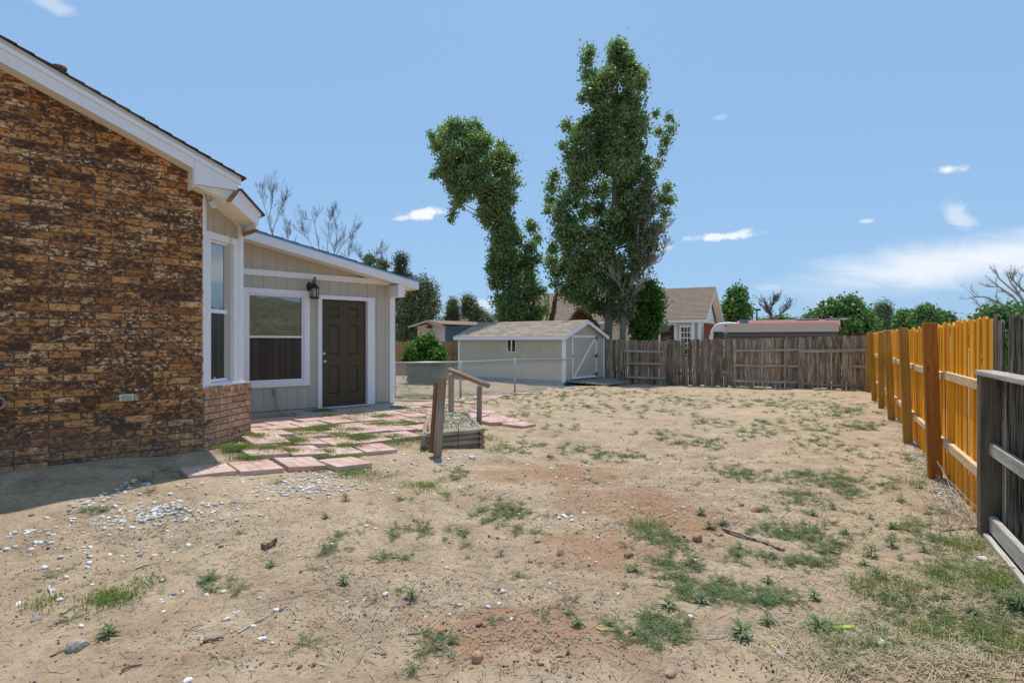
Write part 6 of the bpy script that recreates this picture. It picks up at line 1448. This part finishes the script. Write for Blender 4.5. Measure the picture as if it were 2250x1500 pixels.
edge = scatter_px([(510, 968, 26, 6, 10), (470, 1028, 40, 6, 8), (560, 1025, 40, 5, 14), (640, 1008, 50, 6, 22), (700, 1000, 40, 5, 16), (820, 978, 50, 8, 34), (880, 968, 40, 9, 26), (930, 960, 20, 10, 14), (800, 1042, 55, 10, 34), (770, 1025, 30, 10, 18), (925, 1068, 32, 10, 26), (860, 950, 60, 6, 22), (760, 935, 60, 6, 26), (700, 915, 50, 5, 24), (740, 905, 60, 3, 18), (830, 918, 60, 5, 20), (690, 945, 60, 5, 22), (900, 905, 30, 5, 12), (960, 990, 25, 8, 12),
                      (905, 880, 40, 7, 40), (960, 872, 60, 6, 46), (1020, 868, 50, 6, 36), (890, 862, 30, 8, 22), (1080, 862, 60, 4, 30), (1180, 852, 60, 4, 30), (640, 958, 40, 6, 12), (560, 955, 30, 5, 8), (1070, 965, 16, 6, 12), (1095, 985, 25, 8, 14), (230, 1310, 16, 12, 14), (262, 1318, 10, 6, 8), (100, 1325, 10, 4, 5), (318, 1283, 5, 3, 4), (300, 1050, 30, 10, 12), (350, 1030, 30, 10, 10)], 8)
GPX = [(703, 907), (734, 919), (765, 926), (722, 942), (703, 950), (621, 954), (820, 936), (859, 936), (898, 934), (781, 950), (742, 961), (625, 977), (644, 973), (527, 989), (508, 991), (477, 969), (789, 969), (812, 965), (703, 1000), (625, 997), (547, 1012), (871, 965), (750, 1012), (886, 899), (914, 907), (878, 876), (910, 872), (840, 920), (800, 915), (680, 960), (760, 985), (590, 990), (930, 925), (560, 965)]
pt = scatter_px([(a, b, 26, 3.4, 34) for a, b in GPX], 81); pt[:, 2] += .034
P = off_walls(np.concatenate([gp, edge, pt]))
V = blades(P, 24, .045, .0024, .06, 9, 1.3)
rg = scatter_px([(2120, 1200, 26, 16, 12), (2160, 1280, 30, 20, 14), (2235, 1200, 20, 20, 12), (2200, 1290, 30, 30, 9), (1925, 1275, 20, 10, 5), (2070, 1270, 26, 12, 8), (2170, 1400, 40, 20, 7), (2050, 1395, 40, 20, 9), (2240, 1430, 20, 20, 5), (1900, 1300, 30, 14, 6), (1425, 1160, 30, 8, 14), (1840, 1395, 30, 20, 8), (2010, 1060, 30, 20, 8), (1985, 1290, 20, 10, 6)], 18)
V2 = blades(rg, 22, .075, .0022, .06, 10, 1.4)
tag(place('grass_tufts', np_mesh('grass_tufts', np.concatenate([V, V2]), 4, M['grass'])), kind='stuff')
# planter weeds
V = blades(np.array([(PL[0].lerp(PL[1], a_).lerp(PL[3].lerp(PL[2], a_), b_).x, PL[0].lerp(PL[1], a_).lerp(PL[3].lerp(PL[2], a_), b_).y, .342) for a_, b_ in np.random.default_rng(8).random((110, 2)) * .9 + .05]), 12, .045, .003, .05, 14)
tag(place('planter_grass', np_mesh('planter_grass', V, 4, M['grass'])), kind='stuff')
def feathery(P, S, seed):
    """low feathery weeds: curving stems with tiny leaflets"""
    r_ = np.random.default_rng(seed); out = []
    protos = []
    for k in range(8):
        q = []
        for s_ in range(r_.integers(9, 15)):
            a = r_.uniform(0, 6.28); ln = r_.uniform(.45, 1.0); el = r_.uniform(.1, .8); d = np.array([math.cos(a) * math.cos(el), math.sin(a) * math.cos(el), math.sin(el)]); p = np.zeros(3)
            for j in range(6):
                d2 = d + np.array([0, 0, -.10 * j * .5]) + r_.normal(size=3) * .08; p2 = p + d2 * ln / 6; sd_ = np.cross(d2, [0, 0, 1]); sd_ /= np.linalg.norm(sd_) + 1e-6; w_ = .009
                q.append([p - sd_ * w_, p + sd_ * w_, p2 + sd_ * w_, p2 - sd_ * w_])
                for sg in (1, -1):
                    for _ in range(2 if j > 1 else 1):
                        tip = p2 + (sd_ * sg * r_.uniform(.5, 1.2) + d2 * .7 + r_.normal(size=3) * .25) * .13; pr = np.cross(tip - p2, r_.normal(size=3)); pr /= np.linalg.norm(pr) + 1e-6; pr *= .020
                        q.append([p2, (p2 + tip) / 2 + pr, tip, (p2 + tip) / 2 - pr])
                p = p2
        protos.append(np.array(q))
    for i, (p, s_) in enumerate(zip(P, S)):
        q = protos[r_.integers(0, 8)]; a = r_.uniform(0, 6.28); c, sn = math.cos(a), math.sin(a); Rm = np.array([[c, -sn, 0], [sn, c, 0], [0, 0, r_.uniform(.6, 1.1)]]); out.append((q @ Rm.T * s_ + p).reshape(-1, 3))
    return np.concatenate(out)
FW = [(740, 1205, 22, 10, 6), (855, 1228, 26, 8, 6), (885, 1170, 32, 12, 9), (1075, 1120, 34, 26, 26), (1120, 1130, 40, 14, 14), (1000, 1172, 24, 16, 8), (1140, 1165, 50, 8, 8), (930, 1150, 30, 10, 5), (770, 1175, 30, 10, 4), (1440, 1178, 50, 14, 22), (1490, 1195, 40, 14, 18), (1500, 1240, 40, 24, 26), (1530, 1290, 50, 24, 34), (1610, 1310, 60, 16, 30), (1700, 1320, 40, 14, 18),
      (1450, 1378, 46, 26, 30), (1480, 1400, 40, 20, 16), (965, 1420, 32, 14, 9), (470, 1285, 26, 9, 8), (1610, 1042, 46, 10, 30), (1650, 1048, 30, 8, 10), (1760, 1045, 40, 12, 26), (1830, 1052, 60, 16, 50), (1870, 1080, 40, 14, 26), (1750, 1095, 50, 16, 30), (1780, 1180, 60, 18, 34), (1700, 1170, 50, 14, 22), (1830, 1205, 40, 10, 14), (1770, 1235, 44, 12, 22), (1640, 1220, 40, 14, 16), (2000, 1165, 40, 20, 22), (2040, 1180, 40, 14, 12),
      (1980, 1330, 50, 30, 26), (2060, 1350, 40, 24, 16), (1890, 1400, 50, 26, 30), (1930, 1430, 50, 20, 14), (2200, 1180, 30, 20, 12), (2225, 1260, 20, 30, 12), (2240, 1330, 20, 30, 12), (1350, 1003, 60, 8, 26), (1300, 990, 50, 8, 14), (1540, 975, 50, 8, 20), (1660, 955, 40, 8, 14), (1440, 955, 60, 8, 12), (1480, 880, 60, 6, 16), (1360, 862, 60, 6, 20), (1600, 885, 80, 8, 22), (1750, 890, 90, 12, 34), (1850, 905, 60, 14, 26), (1900, 935, 40, 10, 16), (1820, 940, 60, 14, 22), (1700, 935, 60, 12, 20),
      (1800, 980, 60, 14, 20), (1900, 1000, 40, 16, 16), (1560, 930, 60, 10, 14), (1400, 900, 100, 14, 22), (1250, 890, 80, 12, 22), (1200, 868, 60, 6, 20), (1150, 905, 50, 10, 12), (1230, 945, 60, 14, 10), (1170, 975, 30, 8, 7), (1120, 990, 40, 10, 10), (1000, 1050, 30, 10, 9), (1010, 1035, 20, 8, 6), (930, 1090, 60, 12, 6), (2000, 1010, 30, 20, 14), (1950, 1060, 40, 14, 14), (1500, 1020, 200, 20, 16), (1300, 1330, 500, 90, 22), (1250, 1050, 300, 40, 14), (1850, 1140, 260, 60, 26),
      (2150, 1380, 60, 50, 40), (2080, 1250, 60, 30, 26), (2200, 1300, 40, 60, 34), (2220, 1220, 24, 30, 26), (300, 1060, 60, 12, 8), (200, 1120, 20, 6, 5), (190, 1085, 20, 5, 6), (380, 1020, 20, 8, 6), (700, 1190, 400, 60, 8), (1100, 875, 60, 6, 20), (960, 880, 50, 5, 16), (1050, 890, 60, 8, 14), (900, 850, 40, 6, 14), (1640, 870, 300, 10, 34), (1290, 855, 60, 5, 12)]
FW = [(a, b, c * 1.3, d * 1.2, int(e * (1.9 if b < 1000 else 1.3 if b < 1120 else 1.15))) for a, b, c, d, e in FW]
P = off_walls(scatter_px(FW, 22)); P = P[~on_patio(P)]; r_ = np.random.default_rng(5); far = np.clip(P[:, 1] / 11, .75, 1.15)
V = feathery(P, r_.uniform(.07, .15, len(P)) * far, 3)
tag(place('feathery_weeds', np_mesh('feathery_weeds', V, 4, M['weed'])), kind='stuff')
# leafy weeds that stand alone: a thing each
def weed_mesh(seed):
    r_ = random.Random(seed); q = MB(); H = r_.uniform(.04, .08)
    q.tube([(0, 0, 0), (r_.uniform(-.01, .01), 0, H * .6), (0, r_.uniform(-.01, .01), H)], [.004, .003, .002], 5)
    n = r_.randint(14, 20)
    for k in range(n):
        z = H * (.15 + .85 * k / n); a = k * 2.4 + r_.uniform(-.3, .3); L = r_.uniform(.06, .10) * (1.15 - .4 * k / n); w_ = L * .15; el = r_.uniform(-.1, .45) + .3 * k / n
        d = Vector((math.cos(a) * math.cos(el), math.sin(a) * math.cos(el), math.sin(el))); s_ = Vector((-math.sin(a), math.cos(a), 0)); b = Vector((0, 0, z)); m1 = b + d * L * .45 + Vector((0, 0, .004)); t = b + d * L + Vector((0, 0, -.012))
        q.add([b, m1 + s_ * w_, t, m1 - s_ * w_, m1], [(0, 1, 4), (0, 4, 3), (1, 2, 4), (4, 2, 3)])
    return q.mesh('leafy_weed', M['weed_leafy'])
WM = [weed_mesh(i) for i in range(5)]
for i, (px, py) in enumerate([(1540, 1130), (1590, 1152), (1813, 1162), (1913, 1168), (1913, 1140), (1623, 1203), (1787, 1132), (1830, 1117), (1687, 1278), (1790, 1316), (1540, 1325), (1688, 1370), (1960, 1200), (2030, 1212), (2080, 1316), (2020, 1072), (1900, 1243), (1928, 1270), (1960, 1160), (1682, 1122), (1730, 1121), (1858, 1172), (715, 1138), (595, 1244), (755, 1281), (1100, 1222), (1270, 1374), (905, 1314), (1560, 1160), (2040, 1130), (1980, 1230), (2140, 1350), (760, 1100), (1700, 1225), (1470, 1335), (1980, 1100), (240, 1395)]):
    g_ = G(px, py); o = place('leafy_weed', WM[i % 5], None, g_, (0, 0, i * 1.3), (1, 1, 1)); s_ = random.uniform(.55, .85); o.scale = (s_, s_, s_); tag(o, 'small single leafy green weed standing by itself in the dry dirt', 'weed', 'leafy weeds scattered over the yard')
for (px, py, s_, lab) in [(1630, 1400, 1.9, 'tall leafy weed with a bare foot at the bottom right'), (1800, 1388, 1.9, 'largest leafy weed growing in the dry straw at the bottom right'), (1913, 1222, 1.7, 'spreading leafy weed with long leaves below the middle of the right fence'), (2092, 1058, 1.8, 'leafy weed growing at the foot of the red-brown fence post'), (1388, 1256, 1.4, 'leafy weed with a dark shadow beside the crumbled red clod'), (2235, 1345, 2.2, 'dark leafy weed at the right edge under the grey fence')]:
    g_ = G(px, py); tag(place('leafy_weed', WM[int(s_ * 10) % 5], None, g_, (0, 0, s_ * 3), (s_ * .62, s_ * .62, s_ * .62)), lab, 'weed')
